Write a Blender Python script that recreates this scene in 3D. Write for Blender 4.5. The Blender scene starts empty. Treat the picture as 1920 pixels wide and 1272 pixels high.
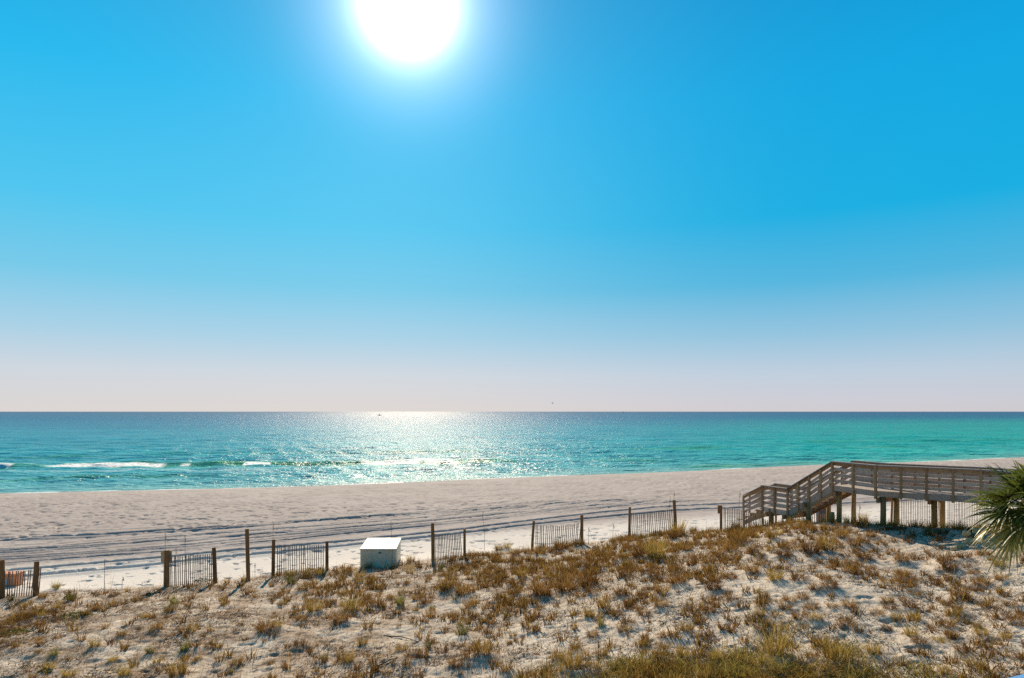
import bpy, math, random
import numpy as np
from mathutils import Vector

rnd = random.Random(7)
rs = np.random.RandomState(11)
R = math.radians
scene = bpy.context.scene
COL = scene.collection

# ------------------------------------------------------------------ camera
F = 1278.0                       # focal length in photo pixels (1920 wide)
CX, HY, CH = 960.0, 772.0, 9.0   # centre column, horizon row, eye height above the sea
cd = bpy.data.cameras.new('camera')
cam = bpy.data.objects.new('camera', cd)
COL.objects.link(cam)
cam.location = (0, 0, CH)
cam.rotation_euler = (R(90), 0, 0)
cd.sensor_width = 36
cd.lens = F / 1920 * 36
cd.shift_y = (HY - 636) / 1920
cd.clip_start = 0.1
cd.clip_end = 90000
scene.camera = cam

# ------------------------------------------------------------------ sun and sky
SUN_AZ, SUN_EL = R(-8.7), R(30.6)     # azimuth from +Y, elevation
sdir = Vector((math.sin(SUN_AZ) * math.cos(SUN_EL), math.cos(SUN_AZ) * math.cos(SUN_EL), math.sin(SUN_EL)))
sl = bpy.data.lights.new('sun', 'SUN')
sl.energy = 5.0
sl.angle = R(0.53)
sl.color = (1.0, 0.85, 0.66)
sun = bpy.data.objects.new('sun', sl)
COL.objects.link(sun)
sun.rotation_euler = sdir.to_track_quat('Z', 'Y').to_euler()
sun.location = (0, 0, 60)

world = bpy.data.worlds.new('World')
scene.world = world
world.use_nodes = True
nt = world.node_tree
for n in list(nt.nodes):
    nt.nodes.remove(n)


class NT:
    """small helper to write node trees"""
    def __init__(s, tree):
        s.t = tree

    def n(s, kind, **kw):
        nd = s.t.nodes.new(kind)
        for k, v in kw.items():
            setattr(nd, k, v)
        return nd

    def put(s, sock, v):
        if isinstance(v, bpy.types.NodeSocket):
            s.t.links.new(v, sock)
        elif v is not None:
            sock.default_value = v

    def math(s, op, a, b=None, c=None, clamp=False):
        nd = s.n('ShaderNodeMath', operation=op, use_clamp=clamp)
        s.put(nd.inputs[0], a)
        s.put(nd.inputs[1], b)
        s.put(nd.inputs[2], c)
        return nd.outputs[0]

    def mix(s, f, a, b, blend='MIX'):
        nd = s.n('ShaderNodeMix', data_type='RGBA', blend_type=blend)
        s.put(nd.inputs[0], f)
        s.put(nd.inputs[6], a if isinstance(a, bpy.types.NodeSocket) else (*a, 1))
        s.put(nd.inputs[7], b if isinstance(b, bpy.types.NodeSocket) else (*b, 1))
        return nd.outputs[2]

    def ramp(s, f, stops, interp='LINEAR'):
        nd = s.n('ShaderNodeValToRGB')
        nd.color_ramp.interpolation = interp
        e = nd.color_ramp.elements
        while len(e) < len(stops):
            e.new(0.5)
        for el, (p, c) in zip(e, stops):
            el.position = p
            el.color = (*c, 1) if len(c) == 3 else c
        s.put(nd.inputs[0], f)
        return nd.outputs[0]

    def noise(s, vec, scale, detail=3, rough=0.5, dist=0.0):
        nd = s.n('ShaderNodeTexNoise')
        nd.inputs['Scale'].default_value = scale
        nd.inputs['Detail'].default_value = detail
        nd.inputs['Roughness'].default_value = rough
        nd.inputs['Distortion'].default_value = dist
        s.put(nd.inputs['Vector'], vec)
        return nd.outputs[0]

    def mapping(s, vec, scale=(1, 1, 1), rot=(0, 0, 0), loc=(0, 0, 0)):
        nd = s.n('ShaderNodeMapping')
        nd.inputs['Scale'].default_value = scale
        nd.inputs['Rotation'].default_value = rot
        nd.inputs['Location'].default_value = loc
        s.put(nd.inputs['Vector'], vec)
        return nd.outputs[0]

    def attr(s, name):
        return s.n('ShaderNodeAttribute', attribute_name=name).outputs['Fac']

    def bump(s, h, strength, dist, normal=None):
        nd = s.n('ShaderNodeBump')
        nd.inputs['Strength'].default_value = strength
        nd.inputs['Distance'].default_value = dist
        s.put(nd.inputs['Height'], h)
        s.put(nd.inputs['Normal'], normal)
        return nd.outputs[0]


def srgb(r, g, b):
    f = lambda c: (c / 255) / 12.92 if c <= 10 else (((c / 255) + 0.055) / 1.055) ** 2.4
    return (f(r), f(g), f(b))


w = NT(nt)
tc = w.n('ShaderNodeTexCoord').outputs['Generated']
sky = w.n('ShaderNodeTexSky', sky_type='NISHITA', sun_disc=False)
sky.sun_elevation = SUN_EL
sky.sun_rotation = SUN_AZ % (2 * math.pi)
sky.air_density = 1.2
sky.dust_density = 1.0
sky.ozone_density = 2.0
nrm = w.n('ShaderNodeVectorMath', operation='NORMALIZE')
w.put(nrm.inputs[0], tc)
sep = w.n('ShaderNodeSeparateXYZ')
w.put(sep.inputs[0], nrm.outputs[0])
elev = w.math('ARCSINE', sep.outputs[2])
elev01 = w.math('MULTIPLY', elev, 1 / (math.pi / 2), clamp=True)
e = lambda deg: deg / 90.0
# east (right) side: deep blue; west (left) side: paler
deep = w.ramp(elev01, [(0, srgb(208, 204, 208)), (e(0.8), srgb(205, 205, 214)), (e(3), srgb(190, 206, 222)),
                       (e(6), srgb(146, 195, 222)), (e(10), srgb(80, 181, 222)), (e(15), srgb(6, 174, 226)),
                       (e(24), srgb(0, 167, 226)), (e(40), srgb(0, 132, 198)), (e(60), srgb(46, 106, 156)), (1, srgb(54, 98, 142))])
pale = w.ramp(elev01, [(0, srgb(219, 214, 212)), (e(0.8), srgb(216, 213, 214)), (e(3), srgb(206, 214, 223)),
                       (e(6), srgb(167, 208, 230)), (e(10), srgb(116, 201, 233)), (e(15), srgb(74, 197, 239)),
                       (e(24), srgb(24, 184, 238)), (e(40), srgb(0, 138, 202)), (e(60), srgb(46, 106, 156)), (1, srgb(54, 98, 142))])
hz = w.n('ShaderNodeVectorMath', operation='NORMALIZE')
flat = w.n('ShaderNodeCombineXYZ')
w.put(flat.inputs[0], sep.outputs[0])
w.put(flat.inputs[1], sep.outputs[1])
w.put(hz.inputs[0], flat.outputs[0])
sd2 = w.n('ShaderNodeSeparateXYZ')
w.put(sd2.inputs[0], hz.outputs[0])
side = w.n('ShaderNodeMapRange', interpolation_type='SMOOTHSTEP')
side.inputs[1].default_value = -0.25
side.inputs[2].default_value = 0.42
w.put(side.inputs[0], sd2.outputs[0])
grad = w.mix(side.outputs[0], pale, deep)
# angle from the sun
dt = w.n('ShaderNodeVectorMath', operation='DOT_PRODUCT')
w.put(dt.inputs[0], nrm.outputs[0])
dt.inputs[1].default_value = sdir
ang = w.math('ARCCOSINE', w.math('MINIMUM', dt.outputs['Value'], 0.999999))
deg = w.math('MULTIPLY', ang, 180 / math.pi)


def gauss(sig, amp):
    q = w.math('POWER', w.math('DIVIDE', deg, sig), 2.0)
    return w.math('MULTIPLY', w.math('EXPONENT', w.math('MULTIPLY', q, -1.0)), amp)


glow = w.math('ADD', gauss(2.45, 4.5), gauss(5.4, 0.70))
glow = w.math('ADD', glow, gauss(14.0, 0.035))
# the sky dims away from the sun
dimr = w.n('ShaderNodeMapRange', interpolation_type='SMOOTHSTEP')
dimr.inputs[1].default_value = 45
dimr.inputs[2].default_value = 115
dimr.inputs[3].default_value = 1.0
dimr.inputs[4].default_value = 0.55
w.put(dimr.inputs[0], deg)
gd = w.n('ShaderNodeVectorMath', operation='SCALE')
w.put(gd.inputs[0], grad)
w.put(gd.inputs['Scale'], dimr.outputs[0])
grad = gd.outputs[0]
glowc = w.mix(1.0, (0.95, 0.98, 1.0), (1, 1, 1), 'MULTIPLY')
gl = w.n('ShaderNodeVectorMath', operation='SCALE')
w.put(gl.inputs[0], glowc)
w.put(gl.inputs['Scale'], glow)
nis = w.n('ShaderNodeVectorMath', operation='SCALE')
w.put(nis.inputs[0], sky.outputs[0])
nis.inputs['Scale'].default_value = 0.10
base = w.mix(0.975, nis.outputs[0], grad)
add = w.n('ShaderNodeVectorMath', operation='ADD')
w.put(add.inputs[0], base)
w.put(add.inputs[1], gl.outputs[0])
bg = w.n('ShaderNodeBackground')
bg.inputs['Strength'].default_value = 0.77
w.put(bg.inputs[0], add.outputs[0])
wo = w.n('ShaderNodeOutputWorld')
nt.links.new(bg.outputs[0], wo.inputs[0])

vs = scene.view_settings
vs.view_transform = 'Standard'
vs.look = 'None'
vs.exposure = 0.38
vs.gamma = 1.0
vs.use_curve_mapping = False
scene.cycles.max_bounces = 6
scene.cycles.diffuse_bounces = 3
scene.cycles.glossy_bounces = 2
scene.cycles.transmission_bounces = 3
scene.cycles.sample_clamp_indirect = 4.0
scene.cycles.sample_clamp_direct = 2.6
scene.cycles.use_denoising = False

# ------------------------------------------------------------------ numeric helpers


def at(px, py, Y):
    """point seen at photo pixel (px, py) when it stands Y metres out"""
    return Vector(((px - CX) / F * Y, Y, CH - (py - HY) / F * Y))


def smooth(a, b, x):
    t = np.clip((x - a) / (b - a), 0, 1)
    return t * t * (3 - 2 * t)


def _hash(ix, iy, seed):
    h = (ix.astype(np.int64) * 374761393 + iy.astype(np.int64) * 668265263 + seed * 974711) & 0xffffffff
    h = ((h ^ (h >> 13)) * 1274126177) & 0xffffffff
    return ((h ^ (h >> 16)) & 0xffffff) / float(0xffffff)


def vnoise(x, y, seed=0):
    ix, iy = np.floor(x), np.floor(y)
    fx, fy = x - ix, y - iy
    u = fx * fx * fx * (fx * (fx * 6 - 15) + 10)
    v = fy * fy * fy * (fy * (fy * 6 - 15) + 10)
    a = _hash(ix, iy, seed)
    b = _hash(ix + 1, iy, seed)
    c = _hash(ix, iy + 1, seed)
    d = _hash(ix + 1, iy + 1, seed)
    return (a * (1 - u) + b * u) * (1 - v) + (c * (1 - u) + d * u) * v


def fbm(x, y, octs=3, seed=0, gain=0.5):
    s, amp, tot = 0, 1.0, 0
    for k in range(octs):
        ca, sa = math.cos(0.6 * k), math.sin(0.6 * k)
        s = s + amp * vnoise((x * ca - y * sa) * 2 ** k, (x * sa + y * ca) * 2 ** k, seed + k * 17)
        tot += amp
        amp *= gain
    return s / tot


# waterline: Y as a function of X
_SX = np.array([-400, -57, -20.7, 0, 25.5, 48, 75.6, 99.5, 600.])
_SY = np.array([20, 74.2, 82.7, 92.8, 101.8, 113.9, 122, 134, 330.])


def shore(X):
    return sum(np.interp(X + o, _SX, _SY) for o in (-8, -4, 0, 4, 8)) / 5


# dune surface control points: (photo px, photo py, metres out)
CP = [(35, 1119, 26.2), (357, 1098, 28.5), (465, 1088, 29.3), (563, 1073, 30), (713, 1066, 31), (840, 1048, 32),
      (1045, 1028, 33.4), (1223, 1004, 34.7), (1400, 992, 34.0), (1482, 982, 32.5), (1567, 981, 31), (1650, 988, 28.8),
      (1750, 990, 28.3), (1840, 993, 27), (0, 1272, 18), (480, 1272, 17), (960, 1272, 16), (1400, 1272, 15),
      (1900, 1272, 14), (200, 1180, 21.5), (600, 1160, 22), (960, 1150, 21.5), (1250, 1110, 21.5), (1500, 1100, 20.5),
      (1500, 1030, 25.5), (1270, 1020, 30), (1800, 1100, 20.5), (1900, 1050, 22), (1700, 1030, 25.5)]
cps = [tuple(at(*c)) for c in CP] + [(0, 5, 2.9), (-35, 5, 2.2), (35, 5, 4.0), (-45, 22, 2.0), (45, 25, 4.4), (0, -25, 3.0),
                                      (-60, -20, 2.4), (60, -20, 4), (18, 38, 2.9), (24, 36, 3.2), (30, 34, 3.6), (60, 40, 3.8),
                                      (-70, 10, 2.2)]
P = np.array(cps)


def _phi(r2):
    return 0.5 * r2 * np.log(r2 + 1e-9)


_n = len(P)
_A = np.zeros((_n + 3, _n + 3))
_r2 = ((P[:, None, :2] - P[None, :, :2]) ** 2).sum(-1)
_A[:_n, :_n] = _phi(_r2) + np.eye(_n) * 0.1
_A[:_n, _n] = 1
_A[:_n, _n + 1:] = P[:, :2]
_A[_n:, :_n] = _A[:_n, _n:].T
_W = np.linalg.solve(_A, np.concatenate([P[:, 2], [0, 0, 0]]))


def dune_z(X, Y):
    z = _W[_n] + _W[_n + 1] * X + _W[_n + 2] * Y
    for k in range(_n):
        z = z + _W[k] * _phi((X - P[k, 0]) ** 2 + (Y - P[k, 1]) ** 2)
    return z


# tyre ruts on the beach, as photo pixels on the flat sand
RUTS = [([(-200, 1108), (81, 1081), (408, 1048), (673, 1022), (780, 1010), (1120, 971), (1268, 957), (1397, 952), (1900, 930)], 0.34, 0.21),
        ([(-200, 1090), (81, 1065), (300, 1046), (408, 1036), (673, 1013), (876, 992), (1120, 961), (1250, 949), (1397, 943), (1900, 922)], 0.30, 0.18),
        ([(-200, 1073), (0, 1056), (306, 1033), (400, 1025), (800, 986), (1120, 951), (1300, 938), (1900, 915)], 0.20, 0.12),
        ([(-200, 1048), (35, 1030), (339, 1010), (587, 995), (800, 976), (1120, 945), (1900, 910)], 0.20, 0.12),
        ([(-200, 1028), (11, 1009), (420, 986), (800, 960), (1120, 937), (1900, 905)], 0.24, 0.15)]
RUTS_W = []
_R0 = RUTS[1][0]
for _k, _off in enumerate((2.6, 3.3, 4.1, 5.2, 6.0, 7.3, 8.2, 9.6, 10.4, 12.6)):
    RUTS_W.append((np.array([(px - CX) / F * (7.4 * F / (py - HY)) for px, py in _R0]),
                   np.array([7.4 * F / (py - HY) + _off + 0.35 * math.sin(i * 1.7 + _k) for i, (px, py) in enumerate(_R0)]), 0.24 if _k < 7 else 0.30, 0.045 + 0.025 * (_k % 3)))
for pts, wd, amp in RUTS:
    q = [((px - CX) / F * (7.4 * F / (py - HY)), 7.4 * F / (py - HY)) for px, py in pts]
    RUTS_W.append((np.array([a for a, b in q]), np.array([b for a, b in q]), wd, amp))


# how far inland the dune foot (the fence line) runs, by X
_CX, _CD = [], []
for _c in CP[:14]:
    _q = at(*_c)
    _CX.append(_q.x)
    _CD.append(float((shore(np.array([_q.x]))[0] - _q.y) * 0.938))
_CX, _CD = np.array([-60.0] + _CX + [26.0, 60.0]), np.array([_CD[0]] + _CD + [_CD[-1] - 1, 70.0])
_o = np.argsort(_CX)
_CX, _CD = _CX[_o], _CD[_o]


def ground(X, Y, want=False):
    X = np.asarray(X, float)
    Y = np.asarray(Y, float)
    d = (shore(X) - Y) * 0.938          # metres inland from the waterline
    zb = np.where(d < 0, d * 0.06, np.interp(d, [0, 6, 14, 30, 50, 60], [0, 0.65, 1.15, 1.42, 1.62, 1.75]))
    zb = zb + 0.10 * (fbm(X / 14, Y / 9, 2, 5) - 0.5) * smooth(6, 20, d)
    zd = dune_z(X, np.clip(Y, -30, 60))
    edge = np.interp(X, _CX, _CD) + 0.5 * (fbm(X / 2.5, Y / 5, 2, 9) - 0.5) - 0.55
    m = smooth(-4.2, -0.1, d - edge)
    z = zb * (1 - m) + zd * m
    # dune hummocks
    hum = (fbm(X / 2.6, Y / 2.6, 2, 21) - 0.5) * 0.19 + (fbm(X / 0.7, Y / 0.7, 2, 33) - 0.5) * 0.075
    hum = hum + (fbm(X / 0.16, Y / 0.16, 2, 71) - 0.5) * 0.045
    ripple = np.clip(fbm(X / 0.30, Y / 0.22, 2, 55) - 0.52, 0, 1)
    md = smooth(-0.5, 0.7, d - edge)
    z = z + md * smooth(-0.4, 2.5, d - edge) * (hum - ripple * 0.15)
    # beach: trampled sand
    tr = smooth(3, 12, d) * (1 - smooth(46, 50, d))
    light = smooth(45, 49, d) * (1 - md)
    f1 = fbm(X / 0.36 + 0.4 * Y, Y / 0.50, 2, 90)
    f2 = fbm(X / 1.1, Y / 0.8, 2, 140)
    prints = -0.095 * smooth(0.54, 0.66, f1) * (0.45 + 0.75 * smooth(0.35, 0.65, f2)) + 0.04 * (fbm(X / 2.3, Y / 1.5, 2, 150) - 0.5)
    sparse = -0.075 * smooth(0.70, 0.78, f1)
    near_rut = 1 - 0.72 * smooth(33, 42, d)
    z = z + tr * prints * near_rut + light * sparse
    rut = 0
    for rx, ry, wd, amp in RUTS_W:
        v = Y - sum(np.interp(X + o, rx, ry) for o in (-2, -1, 0, 1, 2)) / 5 + 0.25 * (vnoise(X / 3.0, X * 0, 4) - 0.5)
        g = (v / wd)
        wob = 0.85 + 0.28 * vnoise(X / 1.6, Y * 0, 77 + int(amp * 100))
        rut = rut + amp * wob * (np.exp(-(g + 1.0) ** 2) * 0.6 - np.exp(-g ** 2) * 1.1 + 0.65 * np.exp(-(g - 1.1) ** 2))
    z = z + rut * smooth(20, 30, d) * (1 - md)
    if want:
        return z, d, md, tr
    return z


def gz(x, y):
    return float(ground(np.array([x]), np.array([y]))[0])


def ray_ground(px, py, ymin=12.0, ymax=60.0):
    Ys = np.arange(ymin, ymax, 0.04)
    Xs = (px - CX) / F * Ys
    zr = CH - (py - HY) / F * Ys
    g = ground(Xs, Ys)
    hit = np.nonzero(zr <= g)[0]
    if len(hit) == 0:
        return None
    i = hit[0]
    return (float(Xs[i]), float(Ys[i]), float(g[i]))


# ------------------------------------------------------------------ object helpers


def link(o, parent=None):
    COL.objects.link(o)
    if parent is not None:
        o.parent = parent
    return o


def mesh_np(name, verts, faces, mat, parent=None, smooth_sh=False, origin=None):
    """verts Nx3, faces Mx3 or Mx4 arrays"""
    verts = np.asarray(verts, np.float32)
    if origin is not None:
        verts = verts - np.asarray(origin, np.float32)
    faces = np.asarray(faces, np.int32)
    k = faces.shape[1]
    me = bpy.data.meshes.new(name)
    me.vertices.add(len(verts))
    me.vertices.foreach_set('co', verts.ravel())
    me.loops.add(faces.size)
    me.loops.foreach_set('vertex_index', faces.ravel())
    me.polygons.add(len(faces))
    me.polygons.foreach_set('loop_start', np.arange(0, faces.size, k, dtype=np.int32))
    me.polygons.foreach_set('loop_total', np.full(len(faces), k, np.int32))
    if smooth_sh:
        me.polygons.foreach_set('use_smooth', np.ones(len(faces), bool))
    me.materials.append(mat)
    me.update(calc_edges=True)
    o = bpy.data.objects.new(name, me)
    link(o, parent)
    if origin is not None:
        o.location = origin
    return o


class MB:
    """collects shapes, then links them as one mesh object"""
    def __init__(s):
        s.v, s.f = [], []

    def add(s, vs, fs):
        b = len(s.v)
        s.v += [tuple(v) for v in vs]
        s.f += [tuple(i + b for i in f) for f in fs]
        return s

    def box(s, c, size, rz=0.0):
        cx, cy, cz = c
        sx, sy, sz = size[0] / 2, size[1] / 2, size[2] / 2
        ca, sa = math.cos(rz), math.sin(rz)
        vs = []
        for dz in (-sz, sz):
            for dx, dy in ((-sx, -sy), (sx, -sy), (sx, sy), (-sx, sy)):
                vs.append((cx + dx * ca - dy * sa, cy + dx * sa + dy * ca, cz + dz))
        return s.add(vs, [(3, 2, 1, 0), (4, 5, 6, 7), (0, 1, 5, 4), (1, 2, 6, 5), (2, 3, 7, 6), (3, 0, 4, 7)])

    def bar(s, p, q, wd, ht):
        """board from p to q: wd across (horizontal), ht tall"""
        p, q = Vector(p), Vector(q)
        d = (q - p).normalized()
        if abs(d.z) > 0.95:
            sd, up = Vector((1, 0, 0)), Vector((0, 1, 0))
        else:
            sd = Vector((d.y, -d.x, 0)).normalized()
            up = Vector((0, 0, 1))
        vs = []
        for c in (p, q):
            for a, b in ((-1, -1), (1, -1), (1, 1), (-1, 1)):
                vs.append(c + sd * (a * wd / 2) + up * (b * ht / 2))
        return s.add(vs, [(3, 2, 1, 0), (4, 5, 6, 7), (0, 1, 5, 4), (1, 2, 6, 5), (2, 3, 7, 6), (3, 0, 4, 7)])

    def tube(s, pts, rads, n=8, cap=True):
        pts = [Vector(p) for p in pts]
        rings = []
        for i, p in enumerate(pts):
            d = (pts[min(i + 1, len(pts) - 1)] - pts[max(i - 1, 0)]).normalized()
            a = Vector((1, 0, 0)) if abs(d.x) < 0.8 else Vector((0, 1, 0))
            u = d.cross(a).normalized()
            v = d.cross(u)
            rings.append([p + (u * math.cos(2 * math.pi * k / n) + v * math.sin(2 * math.pi * k / n)) * rads[i] for k in range(n)])
        vs = [v for r in rings for v in r]
        fs = []
        for i in range(len(pts) - 1):
            for k in range(n):
                fs.append((i * n + k, (i + 1) * n + k, (i + 1) * n + (k + 1) % n, i * n + (k + 1) % n))
        if cap:
            fs.append(tuple(range(n)))
            fs.append(tuple((len(pts) - 1) * n + k for k in reversed(range(n))))
        return s.add(vs, fs)

    def build(s, name, mat, parent=None, origin=None, shade=False, bevel=0.0):
        me = bpy.data.meshes.new(name)
        o0 = Vector(origin) if origin is not None else Vector((0, 0, 0))
        me.from_pydata([tuple(Vector(v) - o0) for v in s.v], [], s.f)
        me.materials.append(mat)
        if shade:
            me.polygons.foreach_set('use_smooth', np.ones(len(me.polygons), bool))
        me.update()
        o = bpy.data.objects.new(name, me)
        link(o, parent)
        if parent is None and origin is not None:
            o.location = o0
        if bevel:
            md = o.modifiers.new('bevel', 'BEVEL')
            md.width = bevel
            md.segments = 2
            md.limit_method = 'ANGLE'
        return o


def empty(name, loc, label, cat, group=None):
    o = bpy.data.objects.new(name, None)
    o.empty_display_size = 0.2
    link(o)
    o.location = loc
    o['label'] = label
    o['category'] = cat
    if group:
        o['group'] = group
    return o


def tag(o, label, cat, group=None):
    o['label'] = label
    o['category'] = cat
    if group:
        o['group'] = group
    return o


def mat_new(name):
    m = bpy.data.materials.new(name)
    m.use_nodes = True
    for n in list(m.node_tree.nodes):
        m.node_tree.nodes.remove(n)
    t = NT(m.node_tree)
    out = t.n('ShaderNodeOutputMaterial')
    return m, t, out


def finish(t, out, shader):
    t.t.links.new(shader, out.inputs[0])


def principled(t, color, rough=0.8, spec=0.3, normal=None, metallic=0.0):
    p = t.n('ShaderNodeBsdfPrincipled')
    t.put(p.inputs['Base Color'], color if isinstance(color, bpy.types.NodeSocket) else (*color, 1))
    t.put(p.inputs['Roughness'], rough)
    t.put(p.inputs['Specular IOR Level'], spec)
    t.put(p.inputs['Metallic'], metallic)
    t.put(p.inputs['Normal'], normal)
    return p


# ------------------------------------------------------------------ materials


def wood_mat(name, ca, cb, scale=(1, 1, 1), rough=0.85, big=1.3):
    m, t, out = mat_new(name)
    oc = t.n('ShaderNodeTexCoord').outputs['Object']
    oi = t.n('ShaderNodeObjectInfo').outputs['Random']
    g = t.noise(t.mapping(oc, scale), 9, 5, 0.65)
    b = t.noise(oc, big, 3, 0.6)
    f = t.math('ADD', t.math('MULTIPLY', g, 0.75), t.math('MULTIPLY', b, 0.5))
    f = t.math('ADD', f, t.math('MULTIPLY', t.math('SUBTRACT', oi, 0.5), 0.35))
    c = t.ramp(f, [(0.30, ca), (0.9, cb)])
    k = t.noise(t.mapping(oc, scale), 30, 4, 0.7)
    c = t.mix(t.ramp(k, [(0.55, (0, 0, 0)), (0.75, (0.55, 0.55, 0.55))]), c, tuple(x * 0.4 for x in ca))
    finish(t, out, principled(t, c, rough, 0.2, t.bump(g, 0.5, 0.01)).outputs[0])
    return m


M = {}
M['wood_grey'] = wood_mat('weathered_grey_wood', (0.34, 0.235, 0.18), (0.58, 0.455, 0.365))
M['wood_cap'] = wood_mat('weathered_cap_wood', (0.15, 0.13, 0.115), (0.30, 0.27, 0.25))
M['wood_brown'] = wood_mat('brown_treated_wood', (0.24, 0.135, 0.07), (0.46, 0.29, 0.16))
M['pile'] = wood_mat('pile_wood', (0.17, 0.11, 0.045), (0.36, 0.25, 0.11), (1, 1, 0.25))
M['post'] = wood_mat('fence_post_wood', (0.16, 0.075, 0.03), (0.34, 0.18, 0.075), (1, 1, 0.2))
M['slat'] = wood_mat('slat_wood', (0.18, 0.115, 0.08), (0.40, 0.28, 0.20), (1, 1, 0.2))
M['deck'] = wood_mat('deck_board_wood', (0.28, 0.23, 0.18), (0.45, 0.38, 0.32))


def plain(name, col, rough=0.6, spec=0.3, var=0.25, scale=6.0, metallic=0.0):
    m, t, out = mat_new(name)
    oc = t.n('ShaderNodeTexCoord').outputs['Object']
    n = t.noise(oc, scale, 4, 0.6)
    c = t.mix(t.ramp(n, [(0.3, (0, 0, 0)), (0.8, (1, 1, 1))]), tuple(x * (1 - var) for x in col), tuple(min(1, x * (1 + var * 0.4)) for x in col))
    finish(t, out, principled(t, c, rough, spec, t.bump(n, 0.15, 0.01), metallic).outputs[0])
    return m


M['box_white'] = plain('painted_white_box', (0.80, 0.69, 0.51), 0.6, 0.3, 0.22, 2.5)
M['board_pale'] = plain('pale_board', (0.62, 0.50, 0.34), 0.7, 0.2, 0.2, 4)
M['wire'] = plain('wire', (0.12, 0.10, 0.09), 0.5, 0.4, 0.2)
M['orange'] = plain('orange_plastic', (0.75, 0.27, 0.10), 0.5, 0.4, 0.15)
M['bluegrey'] = plain('blue_grey_plastic', (0.33, 0.42, 0.52), 0.5, 0.4, 0.15)
M['dark_blue'] = plain('dark_blue_plastic', (0.03, 0.035, 0.06), 0.5, 0.4, 0.15)
M['roof_blue'] = plain('blue_painted_metal', (0.19, 0.38, 0.66), 0.35, 0.5, 0.10, 3)
M['dark'] = plain('dark_hull_paint', (0.02, 0.022, 0.022), 0.4, 0.5, 0.1)
M['offwhite'] = plain('off_white_paint', (0.6, 0.6, 0.6), 0.5, 0.4, 0.1)
M['rock'] = plain('tan_rock', (0.62, 0.47, 0.25), 0.9, 0.1, 0.35, 5)
M['stick'] = plain('driftwood', (0.11, 0.075, 0.05), 0.9, 0.1, 0.3, 8)
M['gull'] = plain('gull_feathers', (0.10, 0.10, 0.11), 0.9, 0.1, 0.3, 8)


def leaf_mat(name, cols, trans=0.45, zdry=None):
    """blade material: colour varies by object and along the clump; lets light through"""
    m, t, out = mat_new(name)
    oc = t.n('ShaderNodeTexCoord').outputs['Object']
    oi = t.n('ShaderNodeObjectInfo').outputs['Random']
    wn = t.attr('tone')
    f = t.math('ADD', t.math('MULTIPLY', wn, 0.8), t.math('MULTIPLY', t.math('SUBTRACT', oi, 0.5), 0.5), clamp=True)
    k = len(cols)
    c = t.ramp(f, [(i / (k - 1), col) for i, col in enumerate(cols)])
    df = t.n('ShaderNodeBsdfDiffuse')
    t.put(df.inputs[0], c)
    tr = t.n('ShaderNodeBsdfTranslucent')
    t.put(tr.inputs[0], c)
    ms = t.n('ShaderNodeMixShader')
    ms.inputs[0].default_value = trans
    t.t.links.new(df.outputs[0], ms.inputs[1])
    t.t.links.new(tr.outputs[0], ms.inputs[2])
    finish(t, out, ms.outputs[0])
    return m


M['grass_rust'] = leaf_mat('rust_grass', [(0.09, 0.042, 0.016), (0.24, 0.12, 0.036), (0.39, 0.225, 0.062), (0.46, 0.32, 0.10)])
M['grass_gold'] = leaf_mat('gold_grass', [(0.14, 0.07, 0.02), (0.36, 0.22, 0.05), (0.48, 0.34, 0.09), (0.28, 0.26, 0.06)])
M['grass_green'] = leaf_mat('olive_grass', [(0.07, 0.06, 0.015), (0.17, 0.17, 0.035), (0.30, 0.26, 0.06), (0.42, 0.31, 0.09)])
M['litter'] = leaf_mat('dead_straw', [(0.06, 0.035, 0.02), (0.14, 0.08, 0.045), (0.26, 0.17, 0.09), (0.36, 0.27, 0.16)], 0.2)
M['creeper'] = leaf_mat('creeper_leaves', [(0.05, 0.07, 0.015), (0.11, 0.13, 0.03), (0.20, 0.19, 0.04)], 0.4)
M['oats'] = leaf_mat('sea_oats_seed', [(0.14, 0.09, 0.04), (0.26, 0.18, 0.08), (0.34, 0.26, 0.12)], 0.3)


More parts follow.
